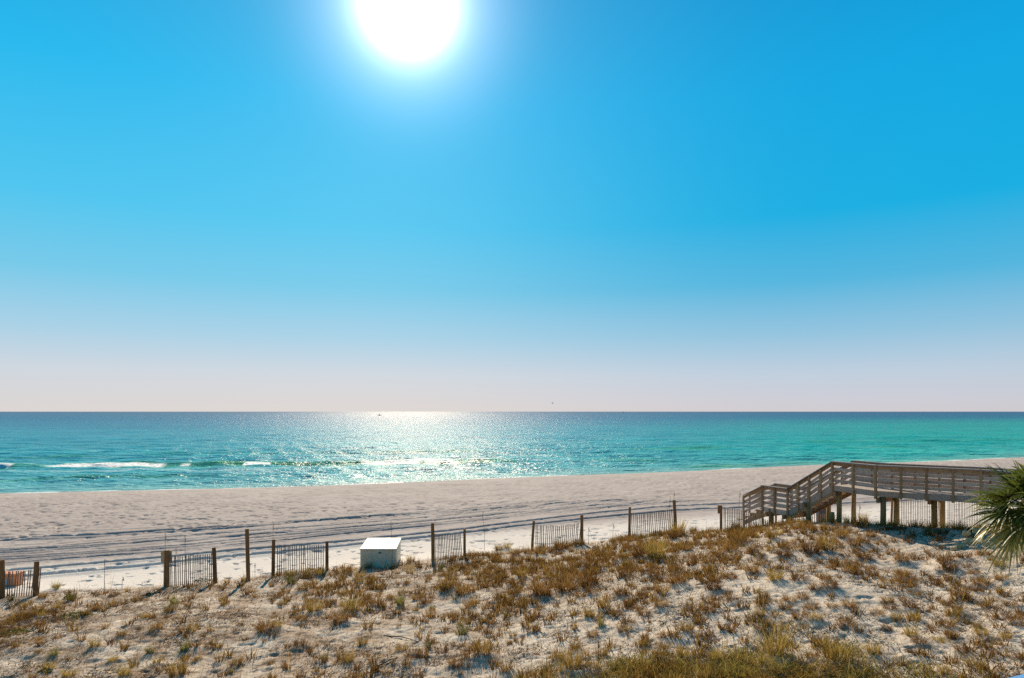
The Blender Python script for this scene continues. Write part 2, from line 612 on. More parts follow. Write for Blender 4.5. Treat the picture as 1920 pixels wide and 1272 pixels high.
def sand_mat():
    m, t, out = mat_new('quartz_sand')
    oc = t.n('ShaderNodeTexCoord').outputs['Object']
    dune, wet, fol = t.attr('dune'), t.attr('wet'), t.attr('foam')
    n1 = t.noise(oc, 0.35, 4, 0.6)
    n2 = t.noise(oc, 5.0, 5, 0.65)
    n3 = t.noise(oc, 60.0, 3, 0.7)
    beach = t.mix(n2, (0.33, 0.265, 0.228), (0.44, 0.365, 0.315))
    beach = t.mix(t.ramp(n1, [(0.35, (0, 0, 0)), (0.7, (1, 1, 1))]), beach, (0.48, 0.40, 0.345))
    white = t.attr('white')
    beach = t.mix(white, beach, (0.80, 0.71, 0.60))
    du = t.mix(n2, (0.62, 0.49, 0.36), (0.84, 0.72, 0.555))
    # dark organic stain between the plants
    stain = t.noise(oc, 0.9, 5, 0.7)
    stf = t.math('MULTIPLY', t.ramp(stain, [(0.34, (0, 0, 0)), (0.60, (1, 1, 1))]), t.attr('stain'))
    du = t.mix(stf, du, (0.32, 0.215, 0.135))
    sp = t.ramp(t.noise(t.mapping(oc, (1, 1.6, 1)), 11.0, 4, 0.75), [(0.60, (0, 0, 0)), (0.68, (1, 1, 1))])
    du = t.mix(t.math('MULTIPLY', sp, 0.6), du, (0.17, 0.11, 0.07))
    c = t.mix(dune, beach, du)
    gr = t.ramp(n3, [(0.3, (0.86, 0.86, 0.86)), (0.7, (1.06, 1.06, 1.06))])
    c = t.mix(1.0, c, gr, 'MULTIPLY')
    c = t.mix(wet, c, (0.30, 0.235, 0.165))
    c = t.mix(fol, c, (0.8, 0.8, 0.78))
    rough = t.math('SUBTRACT', 0.95, t.math('MULTIPLY', wet, 0.5))
    b1 = t.bump(n2, 0.6, 0.06)
    b2 = t.bump(n3, 0.5, 0.012, b1)
    finish(t, out, principled(t, c, rough, 0.15, b2).outputs[0])
    return m


def sea_mat():
    m, t, out = mat_new('gulf_water')
    oc = t.n('ShaderNodeTexCoord').outputs['Object']
    off, east, foam, face = t.attr('offshore'), t.attr('east'), t.attr('foam'), t.attr('face')
    # colour by water depth: off = 0 at the waterline, 1 at deep water
    west = t.ramp(off, [(0, (0.24, 0.46, 0.42)), (0.12, (0.13, 0.44, 0.44)), (0.3, (0.06, 0.37, 0.40)), (0.55, (0.03, 0.29, 0.37)),
                        (0.78, (0.022, 0.165, 0.28)), (1, (0.03, 0.11, 0.215))])
    eas = t.ramp(off, [(0, (0.16, 0.42, 0.32)), (0.12, (0.05, 0.42, 0.34)), (0.35, (0.0, 0.36, 0.29)), (0.62, (0.0, 0.30, 0.26)),
                       (0.78, (0.0, 0.13, 0.21)), (1, (0.005, 0.075, 0.175))])
    c = t.mix(east, west, eas)
    pt = t.noise(t.mapping(oc, (0.012, 0.035, 1)), 1.0, 4, 0.6)
    c = t.mix(1.0, c, t.ramp(pt, [(0.3, (0.80, 0.86, 0.90)), (0.7, (1.15, 1.12, 1.08))]), 'MULTIPLY')
    pf = t.noise(t.mapping(oc, (0.10, 0.10, 1)), 1.0, 6, 0.75)
    c = t.mix(1.0, c, t.ramp(pf, [(0.36, (0.72, 0.82, 0.88)), (0.64, (1.22, 1.14, 1.10))]), 'MULTIPLY')
    c = t.mix(face, c, (0.09, 0.36, 0.15))
    v1 = t.noise(t.mapping(oc, (0.45, 0.80, 1), (0, 0, 0.12)), 1.0, 3, 0.6)
    v2 = t.noise(t.mapping(oc, (1.5, 2.2, 1), (0, 0, -0.2)), 1.0, 2, 0.6)
    v0 = t.noise(t.mapping(oc, (0.05, 0.13, 1), (0, 0, 0.1)), 1.0, 4, 0.6)
    b = t.bump(v0, 1.0, 1.6)
    b = t.bump(v1, 1.0, 0.45, b)
    b = t.bump(v2, 1.0, 0.22, b)
    body = principled(t, c, 0.6, 0.0, b)
    gls = t.n('ShaderNodeBsdfAnisotropic')
    gls.inputs['Roughness'].default_value = 0.155
    gls.inputs['Color'].default_value = (1.0, 0.95, 0.88, 1)
    t.put(gls.inputs['Normal'], b)
    fr = t.n('ShaderNodeFresnel')
    fr.inputs['IOR'].default_value = 1.33
    t.put(fr.inputs['Normal'], b)
    frc = t.math('MINIMUM', fr.outputs[0], 0.24)
    water = t.n('ShaderNodeMixShader')
    t.put(water.inputs[0], frc)
    t.t.links.new(body.outputs[0], water.inputs[1])
    t.t.links.new(gls.outputs[0], water.inputs[2])
    fn = t.noise(t.mapping(oc, (0.9, 1.6, 1)), 2.0, 5, 0.7)
    ff = t.math('MULTIPLY', t.ramp(fn, [(0.35, (0, 0, 0)), (0.55, (1, 1, 1))]), foam)
    ff = t.math('ADD', ff, t.math('SUBTRACT', foam, 0.75), clamp=True)
    # froth is a heap of bubbles: it catches light from above whichever way the wave under it leans
    upn = t.n('ShaderNodeCombineXYZ')
    upn.inputs[2].default_value = 1.0
    foamb = principled(t, (0.92, 0.90, 0.86), 0.9, 0.1, t.bump(fn, 0.5, 0.05, upn.outputs[0]))
    ms = t.n('ShaderNodeMixShader')
    t.put(ms.inputs[0], ff)
    t.t.links.new(water.outputs[0], ms.inputs[1])
    t.t.links.new(foamb.outputs[0], ms.inputs[2])
    finish(t, out, ms.outputs[0])
    return m


# ------------------------------------------------------------------ grass clump positions (needed by the ground for its hummocks)
CREST_X = [-50, 0, 200, 400, 480, 640, 760, 860, 1000, 1180, 1280, 1450, 1560, 1700, 1820, 1960]
CREST_Y = [1124, 1122, 1108, 1096, 1088, 1070, 1066, 1046, 1030, 1010, 994, 992, 981, 986, 990, 1008]


def crest(px):
    return float(np.interp(px, CREST_X, CREST_Y))


# kind, px, py(base), height in photo px   -- the clumps one can pick out in the photograph
HAND = [('rust', 1015, 1120, 62), ('rust', 1205, 1048, 50), ('gold', 1232, 1050, 58), ('rust', 1270, 1098, 45), ('rust', 1105, 1100, 48),
        ('rust', 1062, 1110, 50), ('rust', 1165, 1118, 34), ('rust', 1338, 1108, 38), ('rust', 1330, 1060, 35), ('rust', 1345, 1045, 40),
        ('gold', 1132, 1145, 42), ('rust', 1238, 1140, 34), ('rust', 1410, 1075, 32), ('rust', 1370, 1036, 36), ('gold', 1455, 1092, 38),
        ('rust', 1520, 1040, 50), ('gold', 1548, 1036, 48), ('rust', 1602, 1026, 36), ('rust', 1620, 1050, 30), ('rust', 1690, 1056, 36),
        ('rust', 1480, 1130, 24), ('rust', 1548, 1092, 30), ('rust', 1600, 1072, 28), ('rust', 1636, 1082, 28), ('rust', 1692, 1096, 34),
        ('rust', 1772, 1056, 40), ('rust', 1805, 1050, 28), ('rust', 1560, 1142, 22), ('rust', 1586, 1176, 34), ('rust', 1592, 1140, 26),
        ('rust', 1645, 1156, 24), ('rust', 1670, 1146, 26), ('gold', 1680, 1164, 24), ('rust', 1706, 1142, 30), ('gold', 1716, 1164, 22),
        ('rust', 1662, 1182, 16), ('rust', 1776, 1176, 26), ('gold', 1786, 1160, 36), ('rust', 1880, 1166, 36), ('gold', 1708, 1196, 34),
        ('rust', 1714, 1230, 22), ('gold', 1760, 1208, 22), ('gold', 1852, 1218, 24), ('rust', 1804, 1226, 26), ('gold', 1830, 1258, 40),
        ('rust', 1500, 1164, 34), ('gold', 1530, 1165, 28), ('gold', 1576, 1245, 62), ('gold', 1456, 1236, 74), ('rust', 1530, 1108, 26),
        ('rust', 850, 1108, 40), ('gold', 838, 1110, 50), ('rust', 870, 1116, 38), ('green', 657, 1146, 34), ('rust', 706, 1138, 34),
        ('green', 752, 1140, 38), ('rust', 800, 1134, 26), ('rust', 565, 1166, 28), ('gold', 590, 1150, 36), ('rust', 640, 1168, 34),
        ('gold', 660, 1150, 44), ('rust', 500, 1188, 44), ('gold', 520, 1184, 32), ('rust', 775, 1238, 40), ('rust', 880, 1240, 46),
        ('gold', 905, 1234, 56), ('rust', 855, 1252, 34), ('green', 868, 1196, 44), ('rust', 806, 1208, 22), ('gold', 948, 1262, 32),
        ('green', 325, 1138, 30), ('gold', 318, 1150, 26), ('gold', 178, 1215, 26), ('green', 345, 1225, 30), ('gold', 335, 1272, 54),
        ('gold', 235, 1270, 34), ('green', 282, 1228, 26), ('gold', 445, 1250, 30), ('green', 105, 1108, 16), ('rust', 215, 1118, 18),
        ('gold', 105, 1105, 20), ('rust', 1013, 1042, 34), ('gold', 1050, 1030, 26), ('rust', 990, 1040, 24), ('gold', 950, 1032, 24),
        ('gold', 935, 1034, 20), ('rust', 885, 1046, 22), ('gold', 650, 1076, 24), ('gold', 690, 1068, 18), ('gold', 770, 1056, 22),
        ('gold', 545, 1082, 22), ('gold', 575, 1080, 20), ('gold', 600, 1080, 24), ('gold', 1085, 1026, 24), ('gold', 1150, 1018, 16),
        ('rust', 1185, 1016, 24), ('gold', 1272, 1004, 40), ('gold', 1300, 1000, 20), ('gold', 1380, 994, 28), ('gold', 1484, 986, 20),
        ('gold', 1500, 984, 18), ('gold', 1545, 984, 20), ('gold', 1560, 984, 26), ('gold', 1592, 984, 24), ('gold', 1620, 982, 30),
        ('gold', 1650, 990, 18), ('gold', 1674, 990, 18), ('gold', 1720, 992, 26), ('gold', 1748, 996, 28), ('gold', 1772, 996, 24),
        ('gold', 1795, 998, 30), ('rust', 1815, 1006, 24), ('green', 1128, 1178, 30), ('rust', 1112, 1196, 26), ('rust', 1168, 1186, 26),
        ('gold', 1075, 1262, 62), ('gold', 1060, 1272, 40), ('rust', 1330, 1150, 28), ('rust', 1372, 1130, 30), ('gold', 1425, 1158, 26),
        ('rust', 1248, 1196, 26), ('rust', 1200, 1150, 24)]
clumps = []
used = []


def try_add(kind, px, py, hpx, mind):
    h = ray_ground(px, py)
    if h is None or h[1] > 45:
        return False
    for (x, y) in used:
        if (x - h[0]) ** 2 + (y - h[1]) ** 2 < mind * mind:
            return False
    used.append((h[0], h[1]))
    clumps.append((kind, px, py, hpx / F * h[1], h))
    return True


for k, px, py, hh in HAND:
    try_add(k, px, py, hh * 0.95, 0.0)
tries = 0
while len(clumps) < 292 and tries < 6000:
    tries += 1
    px = rnd.uniform(-20, 1935)
    py = rnd.uniform(crest(px) + 4, 1285)
    y0 = py - crest(px)
    if px > 1000:
        dens = 1.0 if y0 < 170 else 0.75
        if 960 < px < 1200 and py > 1150:
            dens = 0.3
        kind = 'rust' if rnd.random() < (0.82 if y0 < 150 else 0.55) else 'gold'
        hh = rnd.uniform(16, 34)
        if px < 1460 and py > 1215:
            kind = 'gold'
            dens = 1.0
            hh = rnd.uniform(20, 40)
    elif px > 480:
        dens = 0.55
        if 700 < px < 900 and 1150 < py < 1215:
            dens = 0.06
        kind = rnd.choice(['rust', 'rust', 'gold', 'green'])
        hh = rnd.uniform(12, 30)
    else:
        dens = 0.30
        kind = rnd.choice(['rust', 'gold', 'gold', 'green'])
        hh = rnd.uniform(10, 26)
    if rnd.random() > dens:
        continue
    try_add(kind, px, py, hh, 0.42 if px > 1000 else 0.5)

# ------------------------------------------------------------------ the sand: beach and dune as one sheet


def rows_list():
    ys = list(np.linspace(-60, 10, 30)) + [11, 11.7, 12.3]
    y = 12.3
    while y < 150:
        y += max(0.028, y * y / (682 * 7.0) * (0.25 if 28 < y < 58 else 0.5)) if y < 128 else y * 0.02
        ys.append(y)
    while y < 900:
        y *= 1.12
        ys.append(y)
    return np.array(ys)


YR = rows_list()
NU = 730
u_mid = np.linspace(-1, 1, NU)
u_out = 1 + np.array([0.01, 0.03, 0.07, 0.15, 0.3, 0.6, 1.0, 1.7, 2.6, 4.0])
U = np.concatenate([-u_out[::-1], u_mid, u_out])
Wd = 0.80 * np.clip(YR, 0, None) + 6.0
GX = U[None, :] * Wd[:, None]
GY = np.repeat(YR[:, None], len(U), 1)
GZ, GD, GM, GT = ground(GX, GY, True)
rows_sorted = YR
for kind, px, py, h, (hx, hy, hzz) in clumps:
    rad = 0.28 + 0.5 * h
    i0, i1 = np.searchsorted(rows_sorted, [hy - rad * 2.2, hy + rad * 2.2])
    sx, sy = GX[i0:i1], GY[i0:i1]
    GZ[i0:i1] += 0.16 * min(h, 0.6) * np.exp(-(((sx - hx) ** 2 + (sy - hy) ** 2) / (rad * rad * 0.5)))
nr, nc = GX.shape
idx = np.arange(nr * nc).reshape(nr, nc)
quads = np.stack([idx[:-1, :-1], idx[:-1, 1:], idx[1:, 1:], idx[1:, :-1]], -1).reshape(-1, 4)
sand = mesh_np('sand', np.stack([GX, GY, GZ], -1).reshape(-1, 3), quads, sand_mat(), None, True)
sand['kind'] = 'structure'


def vattr(o, name, arr):
    a = o.data.attributes.new(name, 'FLOAT', 'POINT')
    a.data.foreach_set('value', np.asarray(arr, np.float32).ravel())


vattr(sand, 'dune', GM)
wetn = (fbm(GX / 6, GY / 3, 2, 301) - 0.5) * 2.0
vattr(sand, 'wet', (1 - smooth(0.5, 2.8, GD + wetn)) * 0.9)
vattr(sand, 'foam', np.exp(-((GD + wetn * 0.3 - 0.2) / 0.35) ** 2) * smooth(0.4, 0.6, fbm(GX / 9, GY / 9, 2, 311)) * 0.8)
vattr(sand, 'white', np.clip(smooth(45, 49, GD) * (1 - GM), 0, 1) * 0.8)
GPX = CX + GX / np.clip(GY, 5, None) * F
vattr(sand, 'stain', np.clip(0.25 + 0.75 * smooth(6, -6, GX) + 0.2 * smooth(20, 26, GY), 0, 1))
GXd, GYd = None, None

# ------------------------------------------------------------------ the sea


def sea_rows():
    ys = [30.0, 40.0, 50.0, 58.0]
    y = 62.0
    while y < 900:
        ys.append(y)
        y += max(0.16, y * y / 6138.0 * 0.24)
    while y < 80000:
        ys.append(y)
        y *= 1.25
    ys.append(80000)
    return np.array(ys)


SYr = sea_rows()
u_mid = np.linspace(-1, 1, 880)
U = np.concatenate([-u_out[::-1], u_mid, u_out])
SW = 0.80 * SYr + 8.0
SX = U[None, :] * SW[:, None]
SY = np.repeat(SYr[:, None], len(U), 1)
dsy = np.gradient(SYr)[:, None]
dsx = (1.6 * SYr / 880)[:, None]
SD = (SY - shore(SX)) * 0.938
amp_shore = smooth(-1, 14, SD) * 0.8 + 0.2
Z = np.zeros_like(SX)
wr = random.Random(5)
for k in range(46):
    lam = 0.9 * (1.115 ** k) if k < 30 else wr.uniform(3, 14)
    lam = min(lam, 26)
    th = wr.gauss(0, 0.42) + 0.15
    kx, ky = math.sin(th) * 2 * math.pi / lam, math.cos(th) * 2 * math.pi / lam
    a = 0.0115 * lam ** 0.75
    if lam > 6:
        a *= 0.45
    ph = wr.uniform(0, 6.28)
    wgt = smooth(2.2, 4.5, lam / dsy) * smooth(2, 4, lam / dsx)
    mod = 0.45 + 1.1 * vnoise(SX / (lam * 2.5) + k * 7, SY / (lam * 4) + k * 3, 400 + k)
    s = np.sin(SX * kx + SY * ky + ph + 1.5 * vnoise(SX / (lam * 3), SY / (lam * 5), 500 + k))
    Z += a * wgt * mod * (np.exp(0.9 * s) - 1.27) * 0.9
Z *= amp_shore
foam = np.zeros_like(SX)
face = np.zeros_like(SX)


def breaker(pts, height, width, foam_amt, green, seed, xfade=6.0, foam_cut=0.5):
    """a low wave line: pts are photo pixels of its crest"""
    global Z, foam, face
    q = [((px - CX) / F * (CH * F / (py - HY)), CH * F / (py - HY)) for px, py in pts]
    qx, qy = np.array([a for a, b in q]), np.array([b for a, b in q])
    yc = np.interp(SX, qx, qy) + 1.6 * (fbm(SX / 9.0, SX * 0, 2, seed) - 0.5)
    env = smooth(qx[0] - xfade, qx[0] + xfade, SX) * (1 - smooth(qx[-1] - xfade, qx[-1] + xfade, SX))
    env = env * (0.62 + 0.5 * vnoise(SX / 11.0, SX * 0, seed + 3))
    v = (SY - yc) / width
    prof = np.where(v > 0, np.exp(-(v / 1.7) ** 2), np.exp(-(v / 0.55) ** 2))
    Z += height * env * prof
    face = np.maximum(face, green * env * np.exp(-((v + 0.25) / 0.8) ** 2))
    fm = smooth(foam_cut, foam_cut + 0.12, fbm(SX / 7.0, SX * 0 + seed, 3, seed + 9))
    foam = np.maximum(foam, foam_amt * env * fm * np.exp(-((v + 0.45) / 0.55) ** 2) * 1.3)
    foam = np.maximum(foam, foam_amt * 0.35 * env * fm * smooth(-0.5, 0, v) * np.exp(-np.clip(v, 0, None) / 1.6))


breaker([(-300, 876), (0, 877), (250, 873), (620, 871), (960, 866)], 0.62, 2.2, 1.0, 1.0, 601, 5, 0.45)
breaker([(-250, 908), (0, 902), (130, 897), (230, 892), (430, 891)], 0.26, 1.3, 0.25, 0.6, 611)
breaker([(280, 851), (700, 849), (900, 847)], 0.34, 3.0, 0.1, 0.35, 621)
breaker([(-300, 861), (0, 860), (200, 856)], 0.30, 2.4, 0.2, 0.5, 627)
breaker([(1170, 843), (1350, 840)], 0.42, 3.0, 0.25, 0.8, 631)
breaker([(1090, 861), (1240, 864)], 0.30, 2.0, 0.3, 0.6, 641)
breaker([(1450, 870), (1520, 868)], 0.30, 1.6, 0.4, 0.7, 651, 3)
breaker([(1500, 829), (1960, 825)], 0.35, 4.0, 0.0, 0.35, 661)
breaker([(1560, 840), (1700, 838)], 0.30, 3.0, 0.0, 0.4, 671)
breaker([(1280, 876), (1440, 873)], 0.22, 1.5, 0.2, 0.5, 681, 3)
breaker([(-300, 872), (0, 871), (70, 870)], 0.30, 2.2, 1.2, 0.0, 699, 4, 0.2)
breaker([(690, 867), (930, 864)], 0.35, 1.8, 1.0, 0.3, 705, 4, 0.35)
wash = smooth(0.5, 0.62, fbm(SX / 14.0, SY / 2.2, 3, 741)) * np.exp(-((SY - 105.0) / 7.0) ** 2) * (1 - smooth(-40, -10, SX))
foam = np.maximum(foam, 0.55 * wash)
# swash foam at the waterline
lace = fbm(SX / 3.0, SY / 1.2, 3, 731)
foam = np.maximum(foam, 0.9 * np.exp(-((SD - 0.1 - lace) / 0.8) ** 2) * smooth(0.42, 0.6, fbm(SX / 10, SY / 10, 2, 735)))
# whitewash behind the big breaker on the left
foam = np.maximum(foam, 0.75 * smooth(-60, -75, SX) * np.exp(-((SY - 113.5) / 3.0) ** 2))
Z = np.where(SD < 0.5, np.minimum(Z, 0.03), Z)
sea = None
nr, nc = SX.shape
idx = np.arange(nr * nc).reshape(nr, nc)
quads = np.stack([idx[:-1, :-1], idx[:-1, 1:], idx[1:, 1:], idx[1:, :-1]], -1).reshape(-1, 4)
sea = mesh_np('sea', np.stack([SX, SY, Z], -1).reshape(-1, 3), quads, sea_mat(), None, True)
sea['kind'] = 'structure'
offv = np.interp(SD, [0, 8, 25, 60, 140, 350, 900, 3000], [0, 0.08, 0.2, 0.34, 0.5, 0.68, 0.85, 1.0])
vattr(sea, 'offshore', offv + 0.05 * (fbm(SX / 60, SY / 40, 2, 801) - 0.5))
vattr(sea, 'east', smooth(0.02, 0.62, SX / np.clip(SY, 1, None)))
vattr(sea, 'foam', np.clip(foam, 0, 1))
vattr(sea, 'face', np.clip(face, 0, 1))
del SX, SY, Z, GX, GY, GZ, foam, face

# ------------------------------------------------------------------ the boardwalk
DZ = 5.65
NODES = [(21.9, 20.4, DZ), (18.3, 26.6, DZ), (15.4, 28.8, DZ), (14.6, 31.0, DZ), (13.5, 33.3, DZ - 1.5), (12.8, 34.8, DZ - 1.5),
         (12.0, 35.3, DZ - 2.06)]
BAYS = [5, 4, 2, 4, 2, 1]
WIDTH = 1.30
RAIL_H = 1.07


def far_edge(nodes, wd):
    out = []
    dirs = []
    for a, b in zip(nodes[:-1], nodes[1:]):
        v = Vector((b[0] - a[0], b[1] - a[1]))
        dirs.append(v.normalized())
    for i, nd in enumerate(nodes):
        d0 = dirs[max(i - 1, 0)]
        d1 = dirs[min(i, len(dirs) - 1)]
        n0, n1 = Vector((d0.y, -d0.x)), Vector((d1.y, -d1.x))
        mm = (n0 + n1).normalized()
        k = wd / max(0.5, mm.dot(n0))
        out.append((nd[0] + mm.x * k, nd[1] + mm.y * k, nd[2]))
    return out


bw = empty('boardwalk', (15.4, 28.8, gz(15.4, 28.8)),
           'weathered wooden boardwalk on piles with slatted railings and stairs down to the beach', 'boardwalk')
BO = Vector(bw.location)


def part(mb, name, mat, parent=None, **kw):
    """child mesh of a thing: shape given in world space"""
    par = parent if parent is not None else bw
    base_loc = Vector((0, 0, 0))
    q = par
    while q is not None:
        base_loc += Vector(q.location)
        q = q.parent
    mb.v = [tuple(Vector(v) - base_loc) for v in mb.v]
    return mb.build(name, mat, par, **kw)


far_nodes = far_edge(NODES, WIDTH)
V = Vector
for side_nodes, sgn in ((NODES, 1), (far_nodes, -1)):
    for i in range(len(NODES) - 1):
        a, b = V(side_nodes[i]), V(side_nodes[i + 1])
        d = (b - a)
        dh = V((d.x, d.y, 0)).normalized()
        nrm_out = V((-dh.y, dh.x, 0)) * sgn     # outward from the deck
        nb = BAYS[i]
        # handrail cap, flat and overhanging
        up = V((0, 0, RAIL_H))
        o = part(MB().bar(a + up - dh * 0.02, b + up + dh * 0.02, 0.25, 0.05), 'handrail_cap', M['wood_cap'])
        # top side board under the cap
        part(MB().bar(a + up + V((0, 0, -0.10)) - nrm_out * 0.0, b + up + V((0, 0, -0.10)), 0.04, 0.14), 'top_rail', M['wood_brown'])
        # rim joist or stair stringer
        if i == 5:
            part(MB().bar(a + V((0, 0, -0.36)), b + V((0, 0, -0.36)), 0.05, 0.26), 'stringer', M['wood_brown'])
        elif i == 3:
            part(MB().bar(a + V((0, 0, -0.36)), b + V((0, 0, -0.36)) + dh * 0.1, 0.04, 0.2), 'stringer', M['wood_brown'])
            part(MB().bar(a + V((0, 0, -0.13)), b + V((0, 0, -0.13)), 0.05, 0.30), 'stringer', M['wood_grey'])
        else:
            part(MB().bar(a + V((0, 0, -0.12)), b + V((0, 0, -0.12)), 0.05, 0.24), 'rim_board', M['wood_grey'])
        for k in range(nb):
            p, q = a.lerp(b, k / nb), a.lerp(b, (k + 1) / nb)
            for h in (0.74, 0.48, 0.22):
                jit = rnd.uniform(-0.008, 0.008)
                part(MB().bar(p + V((0, 0, h + jit)) + dh * 0.045, q + V((0, 0, h - jit)) - dh * 0.045, 0.035, 0.135), 'rail', M['wood_grey'])
        for k in range(nb + (1 if i == len(NODES) - 2 else 0)):
            p = a.lerp(b, k / nb) + nrm_out * 0.045
            mb = MB()
            rz = math.atan2(dh.y, dh.x)
            lowz = -0.28 if k or i in (3,) else -0.34
            if i in (4, 5) and (k == 0 or i == 5):
                lowz = gz(p.x, p.y) - 0.3 - p.z
            mb.box(p + V((0, 0, (RAIL_H - 0.03 + lowz) / 2)), (0.09, 0.09, RAIL_H - 0.03 - lowz), rz)
            part(mb, 'rail_post', M['wood_brown'])
# deck boards: real gaps, joined per stretch
for i in (0, 1, 2, 4):
    a, b, fa, fb = V(NODES[i]), V(NODES[i + 1]), V(far_nodes[i]), V(far_nodes[i + 1])
    ln = (b - a).length
    n = max(3, int(ln / 0.145))
    mb = MB()
    for k in range(n):
        t0, t1 = (k + 0.04) / n, (k + 0.96) / n
        c = [a.lerp(b, t0), a.lerp(b, t1), fa.lerp(fb, t1), fa.lerp(fb, t0)]
        top = [v + V((0, 0, 0.0)) for v in c]
        bot = [v + V((0, 0, -0.035)) for v in c]
        mb.add(bot + top, [(0, 1, 2, 3), (7, 6, 5, 4), (0, 4, 5, 1), (1, 5, 6, 2), (2, 6, 7, 3), (3, 7, 4, 0)])
    o = part(mb, 'deck_boards', M['deck'])
    o['kind'] = 'stuff'
    # joist running down the middle
    part(MB().bar((a + fa) / 2 + V((0, 0, -0.15)), (b + fb) / 2 + V((0, 0, -0.15)), 0.05, 0.2), 'joist', M['wood_grey'])


def treads(a, b, fa, fb, n, extra=0):
    for k in range(n + extra):
        t0, t1 = (k + 0.0) / n, (k + 1.12) / n
        zt = a.z - (k + 1) * (a.z - b.z) / n
        c = [a.lerp(b, t0), a.lerp(b, t1), fa.lerp(fb, t1), fa.lerp(fb, t0)]
        if extra and k >= n:
            e0, e1 = (k) / n, (k + 1.12) / n
            c = [a + (b - a) * e0, a + (b - a) * e1, fa + (fb - fa) * e1, fa + (fb - fa) * e0]
        top = [V((v.x, v.y, zt + 0.02)) for v in c]
        bot = [V((v.x, v.y, zt - 0.02)) for v in c]
        part(MB().add(bot + top, [(3, 2, 1, 0), (4, 5, 6, 7), (0, 1, 5, 4), (1, 2, 6, 5), (2, 3, 7, 6), (3, 0, 4, 7)]), 'tread', M['deck'])
        # riser board
        part(MB().bar(V((c[0].x, c[0].y, zt + 0.085)), V((c[3].x, c[3].y, zt + 0.085)), 0.025, 0.13), 'riser', M['wood_grey'])


treads(V(NODES[3]), V(NODES[4]), V(far_nodes[3]), V(far_nodes[4]), 8)
treads(V(NODES[5]), V(NODES[6]), V(far_nodes[5]), V(far_nodes[6]), 3, 1)

# bents: two round piles and a beam each
BENTS = [((15.3, 29.0), (16.9, 30.3), DZ - 0.36), ((17.45, 28.0), (18.75, 29.6), DZ - 0.36), ((14.75, 31.0), (16.05, 32.3), DZ - 0.36),
         ((13.95, 32.3), (15.3, 33.2), DZ - 1.05), ((13.0, 34.4), (14.2, 35.0), DZ - 1.80), ((13.45, 33.4), (14.7, 34.1), DZ - 1.78),
         ((19.2, 25.2), (20.4, 26.3), DZ - 0.36), ((21.2, 21.8), (22.4, 22.6), DZ - 0.36)]
BENTS[1] = ((17.42, 28.35), (18.35, 29.3), DZ - 0.36)
BENTS[0] = ((15.55, 28.8), (16.55, 29.6), DZ - 0.36)
for (n, f, zt) in BENTS:
    n3, f3 = V((n[0], n[1], zt)), V((f[0], f[1], zt))
    dv = (f3 - n3).normalized()
    part(MB().bar(n3 - dv * 0.28 + V((0, 0, -0.02)), f3 + dv * 0.3 + V((0, 0, -0.02)), 0.09, 0.22), 'beam', M['wood_brown'])
    for pnt in (n3, f3):
        g = gz(pnt.x, pnt.y)
        off = V((0.13 * dv.y, -0.13 * dv.x, 0))
        pp = pnt + off
        lean = V((rnd.uniform(-.02, .02), 0, 0))
        part(MB().tube([V((pp.x, pp.y, g - 0.4)) + lean, V((pp.x, pp.y, (g + zt) / 2)), V((pp.x, pp.y, zt + 0.10))],
                       [0.115, 0.11, 0.105], 12), 'pile', M['pile'], shade=True)

# short stub pile left standing by the stairs
g = ray_ground(1560, 981)
p0 = V(g)
mb = MB().tube([p0 - V((0, 0, 0.3)), p0 + V((0, 0, 0.25)), p0 + V((0.02, 0, 0.50))], [0.13, 0.12, 0.085], 10)
tag(mb.build('stub_post', M['pile'], None, origin=p0, shade=True), 'short cut-off wooden post on the sand beside the boardwalk stairs', 'post')

# ------------------------------------------------------------------ sand fences


def fence_post(par, px, ytop, ybase, Y, wpx=7.0, lean=0.0, name='post', second=False):
    b = at(px, ybase, Y)
    g = gz(b.x, b.y)
    t = at(px + lean, ytop, Y)
    r = wpx / F * Y / 2
    mb = MB().tube([V((b.x, b.y, g - 0.35)), V(((b.x + t.x) / 2, b.y, (g + t.z) / 2)), V((t.x, b.y, t.z - 0.03)), V((t.x, b.y, t.z))],
                   [r * 1.06, r, r * 0.95, r * 0.8], 9)
    return part(mb, name, M['post'], par, shade=False)


